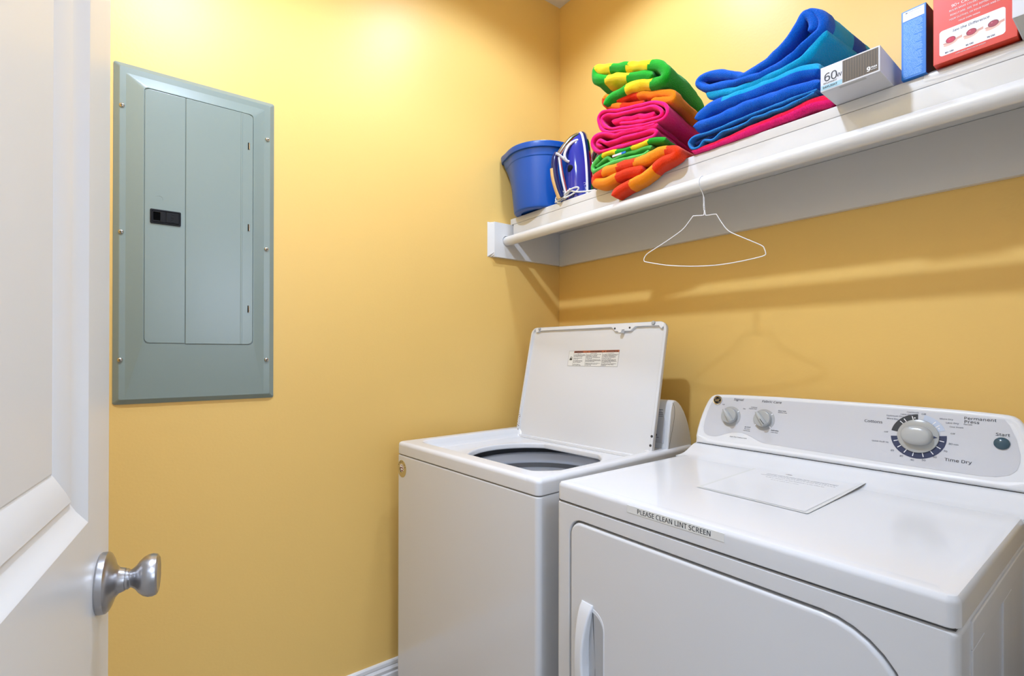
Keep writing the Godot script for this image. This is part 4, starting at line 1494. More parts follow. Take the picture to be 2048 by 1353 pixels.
func build_towels() -> void:
	var green := lin(22, 158, 30)
	var lime := lin(92, 200, 92)
	var yellow := lin(244, 216, 22)
	var orange := lin(255, 148, 14)
	var red := lin(238, 58, 8)
	var pink := lin(255, 14, 126)
	var rose := lin(252, 8, 70)
	var blue := lin(10, 90, 198)
	var deep := lin(8, 70, 174)
	var teal := lin(10, 160, 210)
	var navy := lin(10, 34, 96)
	var sky := lin(34, 128, 206)
	var ga := "folded towels in the left stack on the shelf"
	var gb := "folded towels in the right stack on the shelf"
	var sk := 0.20
	towel("green and yellow striped towel, folded thick, topmost of the left stack on the shelf", func(mb):
		ribbon(mb, [75.0, 201.8, 70.2, 203.9, 65.1, 205.8, 60.7, 207.3, 56.4, 208.6, 52.4, 210.6, 51.4, 212.5, 51.9, 214.1, 54.8, 213.1, 58.7, 211.5, 63.2, 209.6, 67.2, 207.9, 72.2, 205.8, 76.5, 203.8, 78.8, 201.6, 79.0, 199.5, 77.1, 198.9, 74.4, 199.9, 71.1, 201.4, 67.9, 202.2, 65.1, 202.4, 61.7, 202.3, 58.6, 202.0, 56.8, 201.2, 56.0, 200.4], 0.0335, 0.05, 0.33, sk,
			stripes([[0.118, green], [0.232, yellow], [0.335, green], [0.425, yellow], [0.510, green], [0.615, yellow], [0.775, green], [0.890, yellow], [1.0, green]]), 0.0035, 1.0), ga)
	towel("thin red and orange striped towel under the green and yellow one", func(mb):
		ribbon(mb, [70.2, 196.1, 66.5, 197.2, 62.7, 198.3, 59.5, 199.3, 56.7, 200.5, 54.3, 202.4, 54.5, 204.0, 55.9, 203.9, 60.7, 201.0, 64.2, 200.2, 67.2, 199.6, 71.1, 198.6, 74.4, 197.5, 77.5, 196.3, 80.2, 194.6, 80.4, 193.3, 77.6, 193.8, 72.9, 195.4], 0.0205, 0.06, 0.312, sk,
			stripes([[0.16, red], [0.26, orange], [0.33, red], [0.45, orange], [0.60, red], [0.80, orange], [1.0, orange]]), 0.003, 2.0), ga)
	towel("upper pink towel rolled in thin layers, below the thin red and orange one", func(mb):
		ribbon(mb, [75.0, 187.4, 71.1, 188.1, 66.5, 189.1, 61.7, 190.2, 56.7, 191.9, 53.8, 194.2, 52.7, 197.2, 53.8, 198.8, 56.7, 198.6, 61.7, 196.9, 66.5, 196.0, 71.1, 195.0, 75.5, 193.8, 78.2, 192.0, 79.2, 189.8, 78.4, 188.4, 76.1, 187.9, 71.1, 188.9, 65.4, 190.3, 58.7, 192.1, 55.4, 194.3, 54.3, 196.6, 56.2, 197.3, 60.5, 195.9, 66.5, 194.7, 71.1, 193.7, 75.0, 192.7, 77.1, 190.8, 76.9, 189.3, 74.4, 189.3, 68.8, 190.7, 61.7, 192.5], 0.0098, 0.05, 0.320, sk, stripes([[1.0, pink]]), 0.002, 3.0)
		ribbon(mb, [58.0, 194.6, 62.9, 193.7, 65.7, 193.2, 68.5, 192.8, 71.2, 191.6, 74.4, 190.9], 0.0165, 0.06, 0.314, sk, stripes([[1.0, pink]]), 0.003, 4.0), ga)
	towel("lower pink towel with an open rolled fold, above the light green towel", func(mb):
		ribbon(mb, [76.1, 187.0, 73.3, 187.3, 70.0, 187.9, 66.5, 188.6, 63.0, 189.3, 59.8, 189.6, 56.7, 191.0, 53.3, 192.1, 50.6, 191.8, 49.8, 189.9, 50.9, 187.9, 53.6, 186.3, 57.2, 185.8, 60.8, 185.4, 64.2, 185.0, 68.9, 184.6, 72.2, 184.3, 74.4, 184.2, 75.4, 185.2, 73.7, 186.2, 70.0, 186.6, 66.5, 187.0, 63.0, 187.6, 59.3, 187.8, 56.2, 188.3, 53.6, 190.0, 52.2, 189.2, 54.1, 187.8], 0.0125, 0.05, 0.320, sk, stripes([[1.0, pink]]), 0.002, 5.0)
		ribbon(mb, [61.0, 186.7, 66.0, 185.8, 71.0, 185.2, 74.0, 185.0], 0.0120, 0.05, 0.305, sk, stripes([[1.0, rose]]), 0.002, 5.5), ga)
	var tg := towel("light green and yellow towel with a white care tag, under the pink towels", func(mb):
		ribbon(mb, [78.6, 181.6, 76.3, 182.6, 74.0, 183.2, 70.7, 183.3, 67.0, 183.5, 64.2, 183.5, 60.8, 184.1, 58.3, 184.7, 55.7, 184.8, 53.0, 184.4, 50.9, 183.4, 50.1, 182.0, 50.9, 180.6, 53.0, 180.6, 56.7, 180.9, 60.5, 180.9, 64.2, 180.6, 67.7, 180.0, 70.7, 179.8, 72.9, 180.4], 0.0150, 0.05, 0.320, sk,
			stripes([[0.115, green], [0.235, yellow], [0.345, green], [0.455, yellow], [0.48, green], [1.0, lime]]), 0.002, 6.0)
		ribbon(mb, [50.9, 182.3, 53.6, 183.2, 56.2, 183.7, 58.0, 182.6, 61.2, 182.4, 64.9, 182.4, 68.4, 182.2, 71.8, 182.0, 73.5, 181.6], 0.0120, 0.06, 0.313, sk, stripes([[1.0, lime]]), 0.003, 6.5), ga)
	var mb2 := MB.new()
	box(mb2, Vector3(-0.026, -0.0032, -0.002), Vector3(0.012, 0.0032, 0.001), 0.0006)
	var tag1 := commit(mb2, "care_tag", m.card_white, tg)
	tag1.position = Vector3(0.622, 1.8245, 0.3265) - tg.position
	tag1.rotation_degrees.z = -3
	mb2 = MB.new()
	box(mb2, Vector3(0.011, -0.0032, -0.002), Vector3(0.027, 0.0032, 0.0012), 0.0006)
	var tag2 := commit(mb2, "care_tag_logo", m.card_blue, tg)
	tag2.position = Vector3(0.622, 1.8245, 0.3265) - tg.position
	tag2.rotation_degrees.z = -3
	towel("orange and red striped towel, one fold hanging over the shelf edge below the left stack", func(mb):
		ribbon(mb, [71.8, 174.9, 69.2, 175.3, 65.4, 175.7, 62.1, 175.6, 59.1, 175.4, 55.5, 175.4, 52.6, 176.4, 52.3, 178.0, 54.4, 178.6, 57.3, 178.6, 61.1, 178.6, 65.0, 178.4, 68.9, 178.0, 72.3, 177.7, 74.9, 178.1, 78.2, 178.3, 81.6, 177.6, 83.0, 176.3, 81.6, 175.5, 79.3, 175.4, 77.2, 174.9, 75.1, 173.9, 72.3, 172.9, 68.9, 172.3, 65.4, 171.7, 62.3, 171.0, 60.0, 169.9], 0.0320, 0.06, 0.337, 0.15,
			stripes([[0.135, red], [0.255, orange], [0.325, red], [0.405, orange], [0.490, red], [0.640, orange], [0.790, red], [0.905, orange], [1.0, red]]), 0.003, 7.0, true), ga)
	# right stack
	var band := func(_s: float, _side: int, z: float) -> Color:
		if z > 0.268:
			return blue
		if z > 0.165:
			return teal
		return deep if z > 0.09 else teal
	towel("blue towel draped up into a peak with turquoise bands, topmost of the right stack", func(mb):
		ribbon(mb, [116.0, 194.4, 116.7, 195.9, 116.3, 198.1, 114.8, 199.3, 113.4, 197.9, 111.7, 195.9, 110.0, 194.1, 107.9, 192.9, 105.6, 191.9, 102.6, 191.6, 99.8, 191.6, 97.5, 193.0, 94.7, 194.3, 91.3, 195.6, 88.3, 195.8, 87.7, 194.5, 90.2, 192.8, 94.7, 191.3, 99.0, 190.3, 103.4, 189.8, 106.8, 189.9, 109.6, 190.3, 111.9, 191.0, 114.0, 191.9, 116.2, 192.8, 117.9, 193.6, 118.5, 195.0, 118.3, 196.6, 117.6, 198.0, 116.4, 199.1, 115.2, 199.5], [0.0260, 0.0190], 0.03, 0.300, -0.05, band, 0.003, 8.0)
		ribbon(mb, [89.7, 191.2, 94.0, 189.8, 98.5, 188.7, 103.4, 188.3, 107.9, 188.4, 111.1, 188.7, 114.0, 189.1, 116.2, 190.4, 118.1, 191.8, 119.6, 193.0], 0.0215, 0.03, 0.296, -0.05, func(_s, _d, z): return teal if z > 0.165 or z < 0.09 else deep, 0.003, 8.5), gb)
	towel("blue towel with a turquoise upper edge in two thick layers, under the peaked blue one", func(mb):
		ribbon(mb, [118.1, 184.6, 114.6, 185.7, 110.7, 186.1, 106.6, 186.3, 103.3, 186.4, 99.9, 186.6, 96.4, 186.7, 92.7, 186.7, 89.4, 186.3, 86.7, 185.2], 0.0400, 0.04, 0.300, -0.03,
			func(s, d, z): return (teal if (d < 0 and s < 0.75) else blue) if z > 0.2 else deep, 0.003, 9.0)
		ribbon(mb, [118.3, 181.8, 114.6, 182.4, 109.7, 182.6, 105.5, 182.8, 101.1, 183.0, 96.4, 182.8, 91.4, 182.8, 86.4, 183.0], 0.0340, 0.04, 0.302, -0.03, stripes([[1.0, blue]]), 0.003, 9.5), gb)
	towel("thin navy towel with light blue edges, between the blue and the red pink towels", func(mb):
		ribbon(mb, [117.8, 180.3, 113.6, 180.4, 109.7, 180.4, 105.5, 180.3, 101.1, 180.2, 96.4, 180.1, 91.4, 180.0, 87.0, 180.3, 85.1, 179.2, 85.9, 177.2, 88.1, 177.0, 89.6, 178.2, 92.2, 177.5, 94.7, 178.6, 97.8, 178.6, 101.1, 178.8, 102.9, 179.4, 105.5, 179.1, 107.4, 179.2, 109.7, 179.0, 112.7, 179.3, 115.2, 179.5, 117.2, 179.9], 0.0066, 0.04, 0.302, 0.0, stripes([[1.0, sky]]), 0.0012, 10.0)
		ribbon(mb, [115.1, 180.1, 109.1, 180.0, 102.7, 179.6, 95.7, 179.2, 89.4, 179.0, 86.2, 178.9], 0.0120, 0.04, 0.290, 0.0, stripes([[1.0, navy]]), 0.002, 10.5), gb)
	towel("red pink towel lying flat on the shelf at the bottom of the right stack", func(mb):
		ribbon(mb, [85.6, 176.6, 91.5, 176.3, 98.8, 176.7, 105.5, 177.2, 109.7, 177.6, 113.6, 177.8, 117.4, 177.8, 121.2, 177.0], [0.020, 0.032], 0.04, 0.298, 0.0, func(_s, d, _z): return rose if d >= 0 else lin(252, 30, 130), 0.002, 11.0), gb)


# ============================================================ bucket
func build_bucket() -> void:
	var t := thing("bucket", "blue plastic mop bucket with a pouring lip at the left end of the shelf", "bucket", Vector3(0.142, SHELF, 0.226))
	var prof := [[0.0, 0.006], [0.082, 0.006], [0.084, 0.0], [0.106, 0.0], [0.1115, 0.004], [0.1135, 0.012], [0.117, 0.05], [0.1215, 0.10], [0.1260, 0.15], [0.1295, 0.188], [0.1300, 0.190], [0.1318, 0.192], [0.1335, 0.205], [0.1362, 0.218], [0.1430, 0.2185], [0.1440, 0.221], [0.1455, 0.236], [0.1440, 0.2395], [0.1400, 0.2400], [0.1370, 0.237], [0.1290, 0.190], [0.1240, 0.15], [0.1150, 0.05], [0.1080, 0.009], [0.0, 0.009]]
	var mb := MB.new()
	var rings := []
	var seg := 72
	var dir := deg_to_rad(148.0)
	for p in prof:
		var r := PackedVector3Array()
		for j in seg:
			var a := TAU * j / seg
			var d := wrapf(a - dir, -PI, PI)
			var k := exp(-pow(d / 0.34, 2.0)) * smoothstep(0.10, 0.24, p[1]) * (1.0 if p[0] > 0.05 else 0.0)
			var rad: float = p[0] + 0.030 * k
			var y: float = p[1] + 0.006 * k * smoothstep(0.2, 0.24, p[1])
			r.append(Vector3(cos(a) * rad, y, sin(a) * rad))
		rings.append(r)
	mb.loft(rings)
	commit(mb, "bucket_body", m.bucket, t, 32)


# ============================================================ irons
func build_irons() -> void:
	var a := iron("clothes_iron", "blue and white steam iron standing on its heel beside the blue bucket", Vector3(0.358, SHELF, 0.212), 1.07, m.iron_blue, m.iron_dark, m.iron_white, m.iron_tan)
	a.rotation_degrees.y = -20
	var b := iron("clothes_iron", "grey and chrome steam iron standing behind the pink towels", Vector3(0.425, SHELF, 0.115), 1.22, m.iron_grey, m.iron_violet, m.chrome, m.iron_grey)
	b.rotation_degrees.y = -85
	# white cord of the blue iron in loose loops at the shelf edge
	var mb := MB.new()
	var p := []
	var rng := RandomNumberGenerator.new()
	rng.seed = 12
	for i in 61:
		var s := i / 60.0
		var an := s * TAU * 3.4 + 0.8
		p.append(Vector3(0.312 + 0.060 * s + cos(an) * (0.030 + 0.007 * sin(s * 9.0)), SHELF + 0.0165 + 0.0135 * sin(an + 0.5 + s * 2.0) + 0.004 * s, 0.2860 + 0.007 * sin(an * 1.5 + 1.0)))
	tube(mb, smooth_path(p, 2), 0.0029, 7)
	p = []
	for q in [[0.340, 0.020, 0.290], [0.366, 0.026, 0.287], [0.396, 0.016, 0.284], [0.426, 0.010, 0.281], [0.452, 0.0065, 0.278], [0.474, 0.005, 0.272]]:
		p.append(Vector3(q[0], SHELF + q[1], q[2]))
	tube(mb, smooth_path(p, 5), 0.0029, 7)
	p = []
	for q in [[0.318, -0.004, 0.2895], [0.298, 0.002, 0.2890], [0.288, 0.016, 0.286], [0.298, 0.030, 0.283], [0.320, 0.036, 0.281], [0.346, 0.034, 0.279], [0.368, 0.040, 0.272]]:
		p.append(Vector3(q[0], SHELF + q[1], q[2]))
	tube(mb, smooth_path(p, 5), 0.0029, 7)
	var c := commit(mb, "power_cord", m.cord, self, 60)
	tag(c, "white power cord coiled loosely in front of the blue iron", "cord")


func iron(called: String, label: String, at: Vector3, k: float, body: Material, dark: Material, trim: Material, cap: Material) -> Node3D:
	# stands on its heel: y towards the tip, sole facing -z, handle towards +z
	var t := thing(called, label, "iron", at, 0.0, "steam irons")
	var H := 0.243 * k
	var half := func(s: float) -> float: return 0.056 * k * (pow(max(1.0 - pow(s, 1.9), 0.0), 0.62) * 0.98 + 0.02 * (1.0 - s))
	var outline := func(shrink_: float, z: float, lift: float) -> PackedVector3Array:
		var r := PackedVector3Array()
		for i in 25:
			var s := i / 24.0
			r.append(Vector3(half.call(s) * shrink_, lift + s * (H - lift) * (0.55 + 0.45 * shrink_) , z))
		for i in range(24, -1, -1):
			var s := i / 24.0
			r.append(Vector3(-half.call(s) * shrink_ - 0.0001, lift + s * (H - lift) * (0.55 + 0.45 * shrink_), z))
		return r
	var mb := MB.new()
	mb.loft([outline.call(0.98, -0.008 * k, 0.003), outline.call(1.0, -0.006 * k, 0.002), outline.call(1.0, -0.001 * k, 0.002)])
	commit(mb, "soleplate", m.chrome, t, 40)
	mb = MB.new()
	mb.loft([outline.call(1.01, -0.001 * k, 0.0), outline.call(1.02, 0.004 * k, 0.0), outline.call(1.0, 0.009 * k, 0.0)])
	commit(mb, "base_skirt", dark, t, 40)
	mb = MB.new()
	mb.loft([outline.call(1.0, 0.009 * k, 0.0), outline.call(1.005, 0.013 * k, 0.0), outline.call(0.975, 0.0165 * k, 0.0)])
	commit(mb, "trim_band", trim, t, 40)
	mb = MB.new()
	mb.loft([outline.call(0.965, 0.0165 * k, 0.0), outline.call(0.93, 0.026 * k, 0.0), outline.call(0.86, 0.038 * k, 0.0), outline.call(0.74, 0.050 * k, 0.0), outline.call(0.56, 0.058 * k, 0.0), outline.call(0.36, 0.062 * k, 0.0)])
	commit(mb, "water_tank", body, t, 55)
	# flowing pale frame that carries the handle
	mb = MB.new()
	var p := []
	for q in [[0.205, 0.030], [0.196, 0.048], [0.178, 0.066], [0.150, 0.078], [0.132, 0.072], [0.128, 0.062]]:
		p.append(Vector3(0.016, q[0], q[1]) * k)
	tube(mb, smooth_path(p, 5), 0.0048 * k, 8)
	p = []
	for q in [[0.132, 0.070], [0.142, 0.086], [0.150, 0.100], [0.152, 0.108]]:
		p.append(Vector3(0.012, q[0], q[1]) * k)
	tube(mb, smooth_path(p, 5), 0.0048 * k, 8)
	commit(mb, "handle_frame", trim, t, 60)
	# front shield over the spray
	mb = MB.new()
	p = []
	for q in [[0.228, 0.022], [0.214, 0.044], [0.192, 0.064], [0.168, 0.082], [0.150, 0.094]]:
		p.append(Vector3(0.0, q[0], q[1]) * k)
	tube(mb, smooth_path(p, 4), 0.0105 * k, 12)
	commit(mb, "spray_shield", m.chrome, t, 60)
	# handle: bar with a soft cover and end cap
	mb = MB.new()
	p = []
	for q in [[0.156, 0.098], [0.140, 0.106], [0.110, 0.108], [0.075, 0.104], [0.040, 0.094], [0.012, 0.082]]:
		p.append(Vector3(0.0, q[0], q[1]) * k)
	tube(mb, smooth_path(p, 5), 0.0115 * k, 12)
	commit(mb, "handle", dark, t, 60)
	mb = MB.new()
	p = []
	for q in [[0.104, 0.1165], [0.075, 0.1130], [0.040, 0.1030], [0.006, 0.0900]]:
		p.append(Vector3(0.0, q[0], q[1]) * k)
	tube(mb, smooth_path(p, 5), 0.0075 * k, 10)
	commit(mb, "handle_inlay", cap, t, 60)
	mb = MB.new()
	p = []
	for q in [[0.142, 0.0960], [0.118, 0.0920], [0.080, 0.0860], [0.040, 0.0760], [0.008, 0.0660]]:
		p.append(Vector3(0.009, q[0], q[1]) * k)
	tube(mb, smooth_path(p, 5), 0.0040 * k, 8)
	commit(mb, "handle_stripe", trim, t, 60)
	mb = MB.new()
	p = []
	for q in [[0.136, 0.0900], [0.112, 0.0870], [0.076, 0.0800], [0.036, 0.0700], [0.006, 0.0610]]:
		p.append(Vector3(0.011, q[0], q[1]) * k)
	tube(mb, smooth_path(p, 5), 0.0032 * k, 8)
	commit(mb, "red_cord_cover", mat("dull_red", c255(150, 62, 66), 0.5), t, 60)
	mb = MB.new()
	slab(mb, -0.038 * k, 0.038 * k, 0.0, 0.022 * k, 0.006, 0.004 * k, 0.058 * k, 0.004)
	commit(mb, "heel", dark, t, 40)
	# dial under the handle
	mb = MB.new()
	lathe(mb, [[0.0, 0.0], [0.012 * k, 0.0], [0.012 * k, 0.010 * k], [0.009 * k, 0.013 * k], [0.0, 0.014 * k]], 24, Vector3(0.018, 0.105, 0.052) * k, "z")
	commit(mb, "dial", m.dark, t, 40)
	for i in 3:
		mb = MB.new()
		var ring := []
		for j in 17:
			var an := TAU * j / 16
			ring.append(Vector3(cos(an) * 0.0042 * k, sin(an) * 0.0042 * k, 0))
		tube(mb, ring, 0.0005 * k, 5)
		var o := commit(mb, "printed_symbol", m.white_print, t)
		o.position = Vector3(0.0520 - 0.0005 * i, 0.046 - 0.0145 * i, 0.0215) * k
		o.rotation_degrees.y = 55
	return t


# ============================================================ boxes
func face_quad(parent: Node, called: String, mt: Material, x0: float, x1: float, y0: float, y1: float, z: float) -> MeshInstance3D:
	var mb := MB.new()
	mb.quad_uv(Vector3(x0, y0, z), Vector3(x1, y0, z), Vector3(x1, y1, z), Vector3(x0, y1, z))
	return commit(mb, called, mt, parent)


func build_boxes() -> void:
	var rng := RandomNumberGenerator.new()
	rng.seed = 21
	# light bulb carton, front end overhanging the shelf
	var w := 0.1055
	var h := 0.0515
	var t := thing("bulb_carton", "small white and brown light bulb carton marked 60W DAYLIGHT, overhanging the shelf edge", "box", Vector3(1.2125, SHELF + 0.0008, 0.3740), 1.5)
	var mb := MB.new()
	box(mb, Vector3(0, 0, -0.205), Vector3(w, h, 0), 0.0012)
	commit(mb, "carton", m.card_white, t)
	mb = MB.new()
	box(mb, Vector3(0.0410, 0.0035, -0.001), Vector3(w - 0.0030, h - 0.0030, 0.0004), 0.0001)
	var win := commit(mb, "printed_window", m.card_brown, t)
	win.set_meta("label", "brown printed panel of the carton")
	mb = MB.new()
	for i in 13:
		box(mb, Vector3(0.0432 + i * 0.0045, 0.0040, 0.0), Vector3(0.0446 + i * 0.0045, h - 0.0035, 0.0006), 0.0001)
	commit(mb, "window_bars", mat("card_brown_dark", c255(68, 56, 37), 0.5), t)
	mb = MB.new()
	box(mb, Vector3(0.0012, 0.0022, -0.001), Vector3(0.0405, 0.0122, 0.0004), 0.0001)
	commit(mb, "blue_strip", m.card_cyan, t)
	letters(t, "60", 0.0235, Transform3D(Basis(), Vector3(0.0060, 0.0275, 0.0003)), m.ink, 0)
	letters(t, "W", 0.0095, Transform3D(Basis(), Vector3(0.0300, 0.0240, 0.0003)), m.ink, 0)
	letters(t, "REPLACEMENT", 0.0250, Transform3D(Basis(), Vector3(0.0055, 0.0155, 0.0003)), m.ink_soft, 0)
	letters(t, "DAYLIGHT", 0.0265, Transform3D(Basis(), Vector3(0.0045, 0.0072, 0.0005)), m.ink, 0, font_bold)
	letters(t, "9", 0.0060, Transform3D(Basis(), Vector3(0.0830, 0.0115, 0.0006)), m.white_print, 0, font_bold)
	letters(t, "YEAR", 0.0105, Transform3D(Basis(), Vector3(0.0902, 0.0132, 0.0006)), m.white_print, 0, font_bold)
	letters(t, "WARRANTY", 0.0105, Transform3D(Basis(), Vector3(0.0902, 0.0090, 0.0006)), m.white_print, 0, font_bold)
	mb = MB.new()
	box(mb, Vector3(0.0330, -0.0004, -0.0120), Vector3(0.0800, 0.0006, -0.0050), 0.0001)
	commit(mb, "flap_slot", m.ring_grey, t)
	# narrow blue carton
	t = thing("blue_carton", "narrow upright blue carton covered in fine white print, left of the red box", "box", Vector3(1.3310, SHELF + 0.0003, 0.2935), -2.0)
	mb = MB.new()
	box(mb, Vector3(0, 0, -0.085), Vector3(0.0400, 0.1390, 0), 0.0010)
	commit(mb, "carton", m.card_blue, t)
	mb = MB.new()
	box(mb, Vector3(0.0395, 0.0010, -0.0840), Vector3(0.0403, 0.1380, -0.0012), 0.0001)
	commit(mb, "side_panel", m.card_navy, t)
	var im := new_image(200, 620, c255(2, 110, 200))
	text_rows(im, 8, 6, 184, [], 4, 4, Color.WHITE, rng)
	var rows := []
	for i in 62:
		rows.append(rng.randf_range(0.86, 1.0) if i % 9 != 8 else rng.randf_range(0.55, 0.8))
	text_rows(im, 8, 8, 180, rows, 4, 6, c255(170, 208, 238), rng)
	face_quad(t, "printed_text", print_material("blue_print", im), 0.0022, 0.0378, 0.004, 0.1165, 0.0004)
	im = new_image(200, 110, c255(226, 228, 236))
	text_rows(im, 12, 36, 176, [0.9, 1.0, 0.95], 5, 9, c255(150, 160, 190), rng)
	im.fill_rect(Rect2i(26, 12, 18, 12), c255(40, 50, 90))
	text_rows(im, 52, 14, 120, [1.0], 6, 6, c255(110, 120, 160), rng)
	face_quad(t, "printed_panel", print_material("blue_print_panel", im), 0.0028, 0.0372, 0.1175, 0.1360, 0.0005)
	# red box on a clear plastic sleeve
	t = thing("red_carton", "tall red light bulb box with a white picture panel of hands holding apples", "box", Vector3(1.3835, SHELF + 0.0042, 0.3020), -0.6)
	var rw := 0.1160
	mb = MB.new()
	box(mb, Vector3(0, 0, -0.16), Vector3(rw, 0.230, 0), 0.0010)
	commit(mb, "carton", m.card_red, t)
	mb = MB.new()
	slab(mb, 0.0095, 0.1010, 0.0125, 0.0610, 0.0050, -0.001, 0.0003, 0.0001, 6, 1)
	commit(mb, "white_panel", m.white_print, t)
	face_quad(t, "apple_pictures", print_material("apple_print", apple_image()), 0.0110, 0.0998, 0.0190, 0.0500, 0.0005)
	letters(t, "See the Difference", 0.0510, Transform3D(Basis(), Vector3(0.0545, 0.0535, 0.0004)), m.navy, 1, font, 0.15)
	for q in [["90+ CRI", 0.0240, 0.0165, 0.0125], ["80 CRI", 0.0530, 0.0165, 0.0105], ["70 CRI", 0.0820, 0.0165, 0.0105]]:
		letters(t, q[0], q[3], Transform3D(Basis(), Vector3(q[1], q[2], 0.0005)), m.navy, 1, font_bold)
	letters(t, "LEARN MORE ABOUT COLOR QUALITY", 0.0420, Transform3D(Basis(), Vector3(0.0540, 0.0082, 0.0002)), m.white_print)
	var y := 0.0680
	for q in [["YOUR OWN HOME.", 0.0310, 0.0530], ["YOUR CLOTHES, OR YOUR FOOD AND IN", 0.0700, 0.0590], ["REALLY ARE. SEE THE DIFFERENCE IN", 0.0690, 0.0600], ["BULBS MAKE COLORS LOOK AS THEY", 0.0690, 0.0585], ["90+ CRI LIGHT", 0.0480, 0.0510]]:
		letters(t, q[0], q[1], Transform3D(Basis(), Vector3(q[2], y, 0.0002)), m.white_print)
		y += 0.0083
	# clear sleeve hanging over the edge of the shelf
	mb = MB.new()
	var grid := []
	for i in 15:
		var s := i / 14.0
		var row := PackedVector3Array()
		var x := 1.3660 + s * 0.1800
		for q in [[0.100, 0.0012], [0.284, 0.0012], [0.2868, 0.0004], [0.2872, -0.004], [0.2876, -0.0130 - 0.004 * sin(s * 5.0) - 0.003 * s]]:
			row.append(Vector3(x, SHELF + q[1] + (0.0016 * maxf(noise.get_noise_2d(x * 30.0, q[0] * 25.0), 0.0) if q[0] < 0.285 else 0.0), q[0] + (0.0012 * (1.0 + noise.get_noise_2d(x * 60.0, 3.0)) if q[1] < 0.0003 else 0.0)))
		grid.append(row)
	mb.loft(grid, false, false, false, false)
	tag(commit(mb, "plastic_sleeve", m.film, self, 60), "clear plastic sleeve under the red box, drooping over the shelf edge", "sleeve")
	# white box at the right end, front overhanging
	t = thing("white_carton", "plain white carton at the right end of the shelf beside the red box", "box", Vector3(1.5035, SHELF + 0.0008, 0.3815), 0.0)
	mb = MB.new()
	box(mb, Vector3(0, 0, -0.26), Vector3(0.150, 0.160, 0), 0.0012)
	commit(mb, "carton", m.card_white, t)
	mb = MB.new()
	box(mb, Vector3(0.002, -0.0006, -0.258), Vector3(0.148, 0.001, -0.002), 0.0002)
	commit(mb, "bottom_flap", m.card_grey, t)


func apple_image() -> Image:
	var W := 540
	var H := 190
	var im := new_image(W, H, m.white_print.albedo_color)
	var cx := [92.0, 270.0, 450.0]
	var cy := [84.0, 84.0, 84.0]
	var tone := [c255(190, 24, 62), c255(172, 40, 66), c255(158, 52, 74)]
	for k in 3:
		for py in range(10, 180):
			for px in range(max(0, int(cx[k]) - 90), min(W, int(cx[k]) + 110)):
				var d := Vector2(px - cx[k], py - cy[k])
				var apple: float = Vector2(d.x / 44.0, (d.y + 12.0) / 36.0).length()
				var palm: float = Vector2((d.x + 2.0) / 62.0, (d.y - 26.0 + d.x * 0.16) / 22.0).length()
				var arm: bool = d.x > 30 and d.x < (100 if k < 2 else 110) and absf(d.y - 12.0 + d.x * 0.20) < 15.0
				var thumb: float = Vector2((d.x + 50.0) / 20.0, (d.y - 14.0) / 10.0).length()
				var c := Color(0, 0, 0, 0)
				if palm < 1.0 or arm or thumb < 1.0:
					c = c255(222, 178, 160) if d.y > 18.0 - d.x * 0.16 else c255(206, 156, 140)
				if apple < 1.0:
					c = tone[k]
					var hl: float = Vector2((d.x + 12.0) / 11.0, (d.y + 24.0) / 8.0).length()
					if hl < 1.0:
						c = c.lerp(c255(240, 190, 190), 0.7 * (1.0 - hl))
					elif apple > 0.86:
						c = c.lerp(c255(70, 16, 30), 0.6)
				if c.a > 0:
					im.set_pixel(px, py, c)
	return im


# ============================================================ wire hanger
func build_hanger() -> void:
	var th := deg_to_rad(10.0)
	var d := Vector3(cos(th), 0, -sin(th))
	var at := Vector3(0.89, 1.6605, 0.3105)
	var pt := func(x: float, y: float) -> Vector3: return d * x + Vector3(0, y - 1.6605, 0)
	var t := thing("wire_hanger", "empty white wire hanger hanging on the rod below the shelf", "hanger", at)
	var p := []
	# hook over the rod, then the neck
	for i in 13:
		var a := deg_to_rad(-150.0 + i * 22.0)
		p.append(Vector3(0.010, 0, 0) + Vector3(0, cos(a) * 0.0203, sin(a) * 0.0203))
	p.append(pt.call(0.0100, 1.6300))
	p.append(pt.call(0.0105, 1.6050))
	p.append(pt.call(0.0115, 1.5900))
	var mb := MB.new()
	tube(mb, smooth_path(p, 3), 0.0012, 7)
	commit(mb, "hook", m.wire, t, 60)
	# twisted neck
	mb = MB.new()
	for ph in [0.0, PI]:
		p = []
		for i in 41:
			var s := i / 40.0
			var a: float = s * TAU * 4.5 + ph
			p.append(pt.call(0.0112 + 0.0016 * s + cos(a) * 0.0014, lerpf(1.6250, 1.5890, s)) + Vector3(0, 0, sin(a) * 0.0014))
		tube(mb, p, 0.0010, 6)
	commit(mb, "twisted_neck", m.wire, t, 60)
	# frame, from pixel measurements on the hanger's own plane
	var fr := [[0.0125, 1.5890], [0.0120, 1.5795], [0.0085, 1.5760], [-0.0150, 1.5790], [-0.0200, 1.5770], [-0.0440, 1.5500], [-0.0720, 1.5330], [-0.1150, 1.5120], [-0.1500, 1.4960], [-0.1610, 1.4870], [-0.1645, 1.4790], [-0.1630, 1.4725], [-0.1500, 1.4680], [-0.1000, 1.4545], [-0.0500, 1.4455], [0.0, 1.4395], [0.0500, 1.4370], [0.1000, 1.4390], [0.1500, 1.4445], [0.1645, 1.4485], [0.1655, 1.4540], [0.1625, 1.4640], [0.1550, 1.4740], [0.1100, 1.5010], [0.0760, 1.5230], [0.0570, 1.5500], [0.0470, 1.5680], [0.0420, 1.5730], [0.0190, 1.5740], [0.0155, 1.5790], [0.0140, 1.5890]]
	p = []
	for q in fr:
		p.append(pt.call(q[0], q[1]))
	mb = MB.new()
	tube(mb, smooth_path(p, 4), 0.0012, 7)
	commit(mb, "wire_frame", m.wire, t, 60)


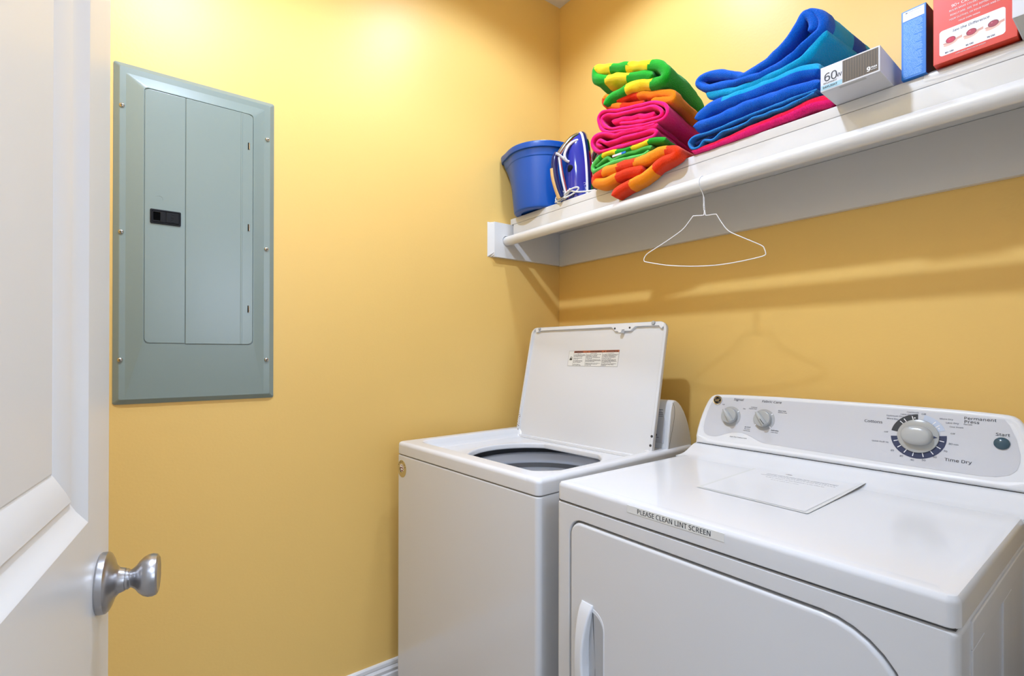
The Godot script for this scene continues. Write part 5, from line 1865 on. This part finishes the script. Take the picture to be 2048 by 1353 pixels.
# ============================================================ notice on the dryer
func build_notice() -> void:
	var rng := RandomNumberGenerator.new()
	rng.seed = 31
	var t := thing("notice_sheet", "laminated white notice sheet with small grey print lying on top of the dryer", "paper", Vector3(0.8269, 0.9133, 0.7760), 0.78)
	# sheet in dryer coordinates; the right edge curls up a little
	var c00 := Vector2(0.2187, -0.208)
	var c10 := Vector2(0.4428, -0.2006)
	var c11 := Vector2(0.4382, -0.5150)
	var c01 := Vector2(0.2060, -0.4983)
	var pos := func(u: float, v: float, add: float) -> Vector3:
		var p := c00.lerp(c10, u).lerp(c01.lerp(c11, u), v)
		var e := maxf(u - 0.82, 0.0)
		return Vector3(p.x, 0.0004 + add + e * e * 0.15 * (0.05 + 1.1 * v * v), p.y)
	var sheet := func(u0: float, u1: float, v0: float, v1: float, add: float, called: String, mt: Material) -> MeshInstance3D:
		var mb := MB.new()
		var n := 16
		for i in n:
			for j in 4:
				var a := lerpf(u0, u1, float(i) / n)
				var b := lerpf(u0, u1, float(i + 1) / n)
				var q := lerpf(v0, v1, j / 4.0)
				var r := lerpf(v0, v1, (j + 1) / 4.0)
				var k := mb.mark()
				mb.quad(pos.call(a, q, add), pos.call(b, q, add), pos.call(b, r, add), pos.call(a, r, add))
				var uvs := [Vector2(float(i) / n, 1 - j / 4.0), Vector2(float(i + 1) / n, 1 - j / 4.0), Vector2(float(i + 1) / n, 1 - (j + 1) / 4.0), Vector2(float(i) / n, 1 - j / 4.0), Vector2(float(i + 1) / n, 1 - (j + 1) / 4.0), Vector2(float(i) / n, 1 - (j + 1) / 4.0)]
				for w in 6:
					mb.uv[k + w] = uvs[w]
		return commit(mb, called, mt, t, 60)
	sheet.call(0.0, 1.0, 0.0, 1.0, 0.0, "laminate", mat("laminate", c255(216, 217, 214), 0.16))
	var im := new_image(512, 680, c255(224, 224, 225))
	var ink := c255(120, 120, 126)
	im.fill_rect(Rect2i(170, 40, 34, 10), c255(150, 128, 96))
	im.fill_rect(Rect2i(178, 36, 20, 16), c255(120, 104, 84))
	text_rows(im, 96, 96, 350, [1.0, 1.0], 9, 9, ink, rng)
	text_rows(im, 78, 142, 370, [1.0], 8, 9, c255(104, 104, 112), rng)
	text_rows(im, 120, 182, 290, [1.0], 8, 8, ink, rng)
	text_rows(im, 165, 226, 140, [1.0], 7, 8, c255(150, 150, 154), rng)
	var pr := print_material("notice_print", im, 0.2)
	sheet.call(0.035, 0.965, 0.025, 0.975, 0.0005, "printed_page", pr)
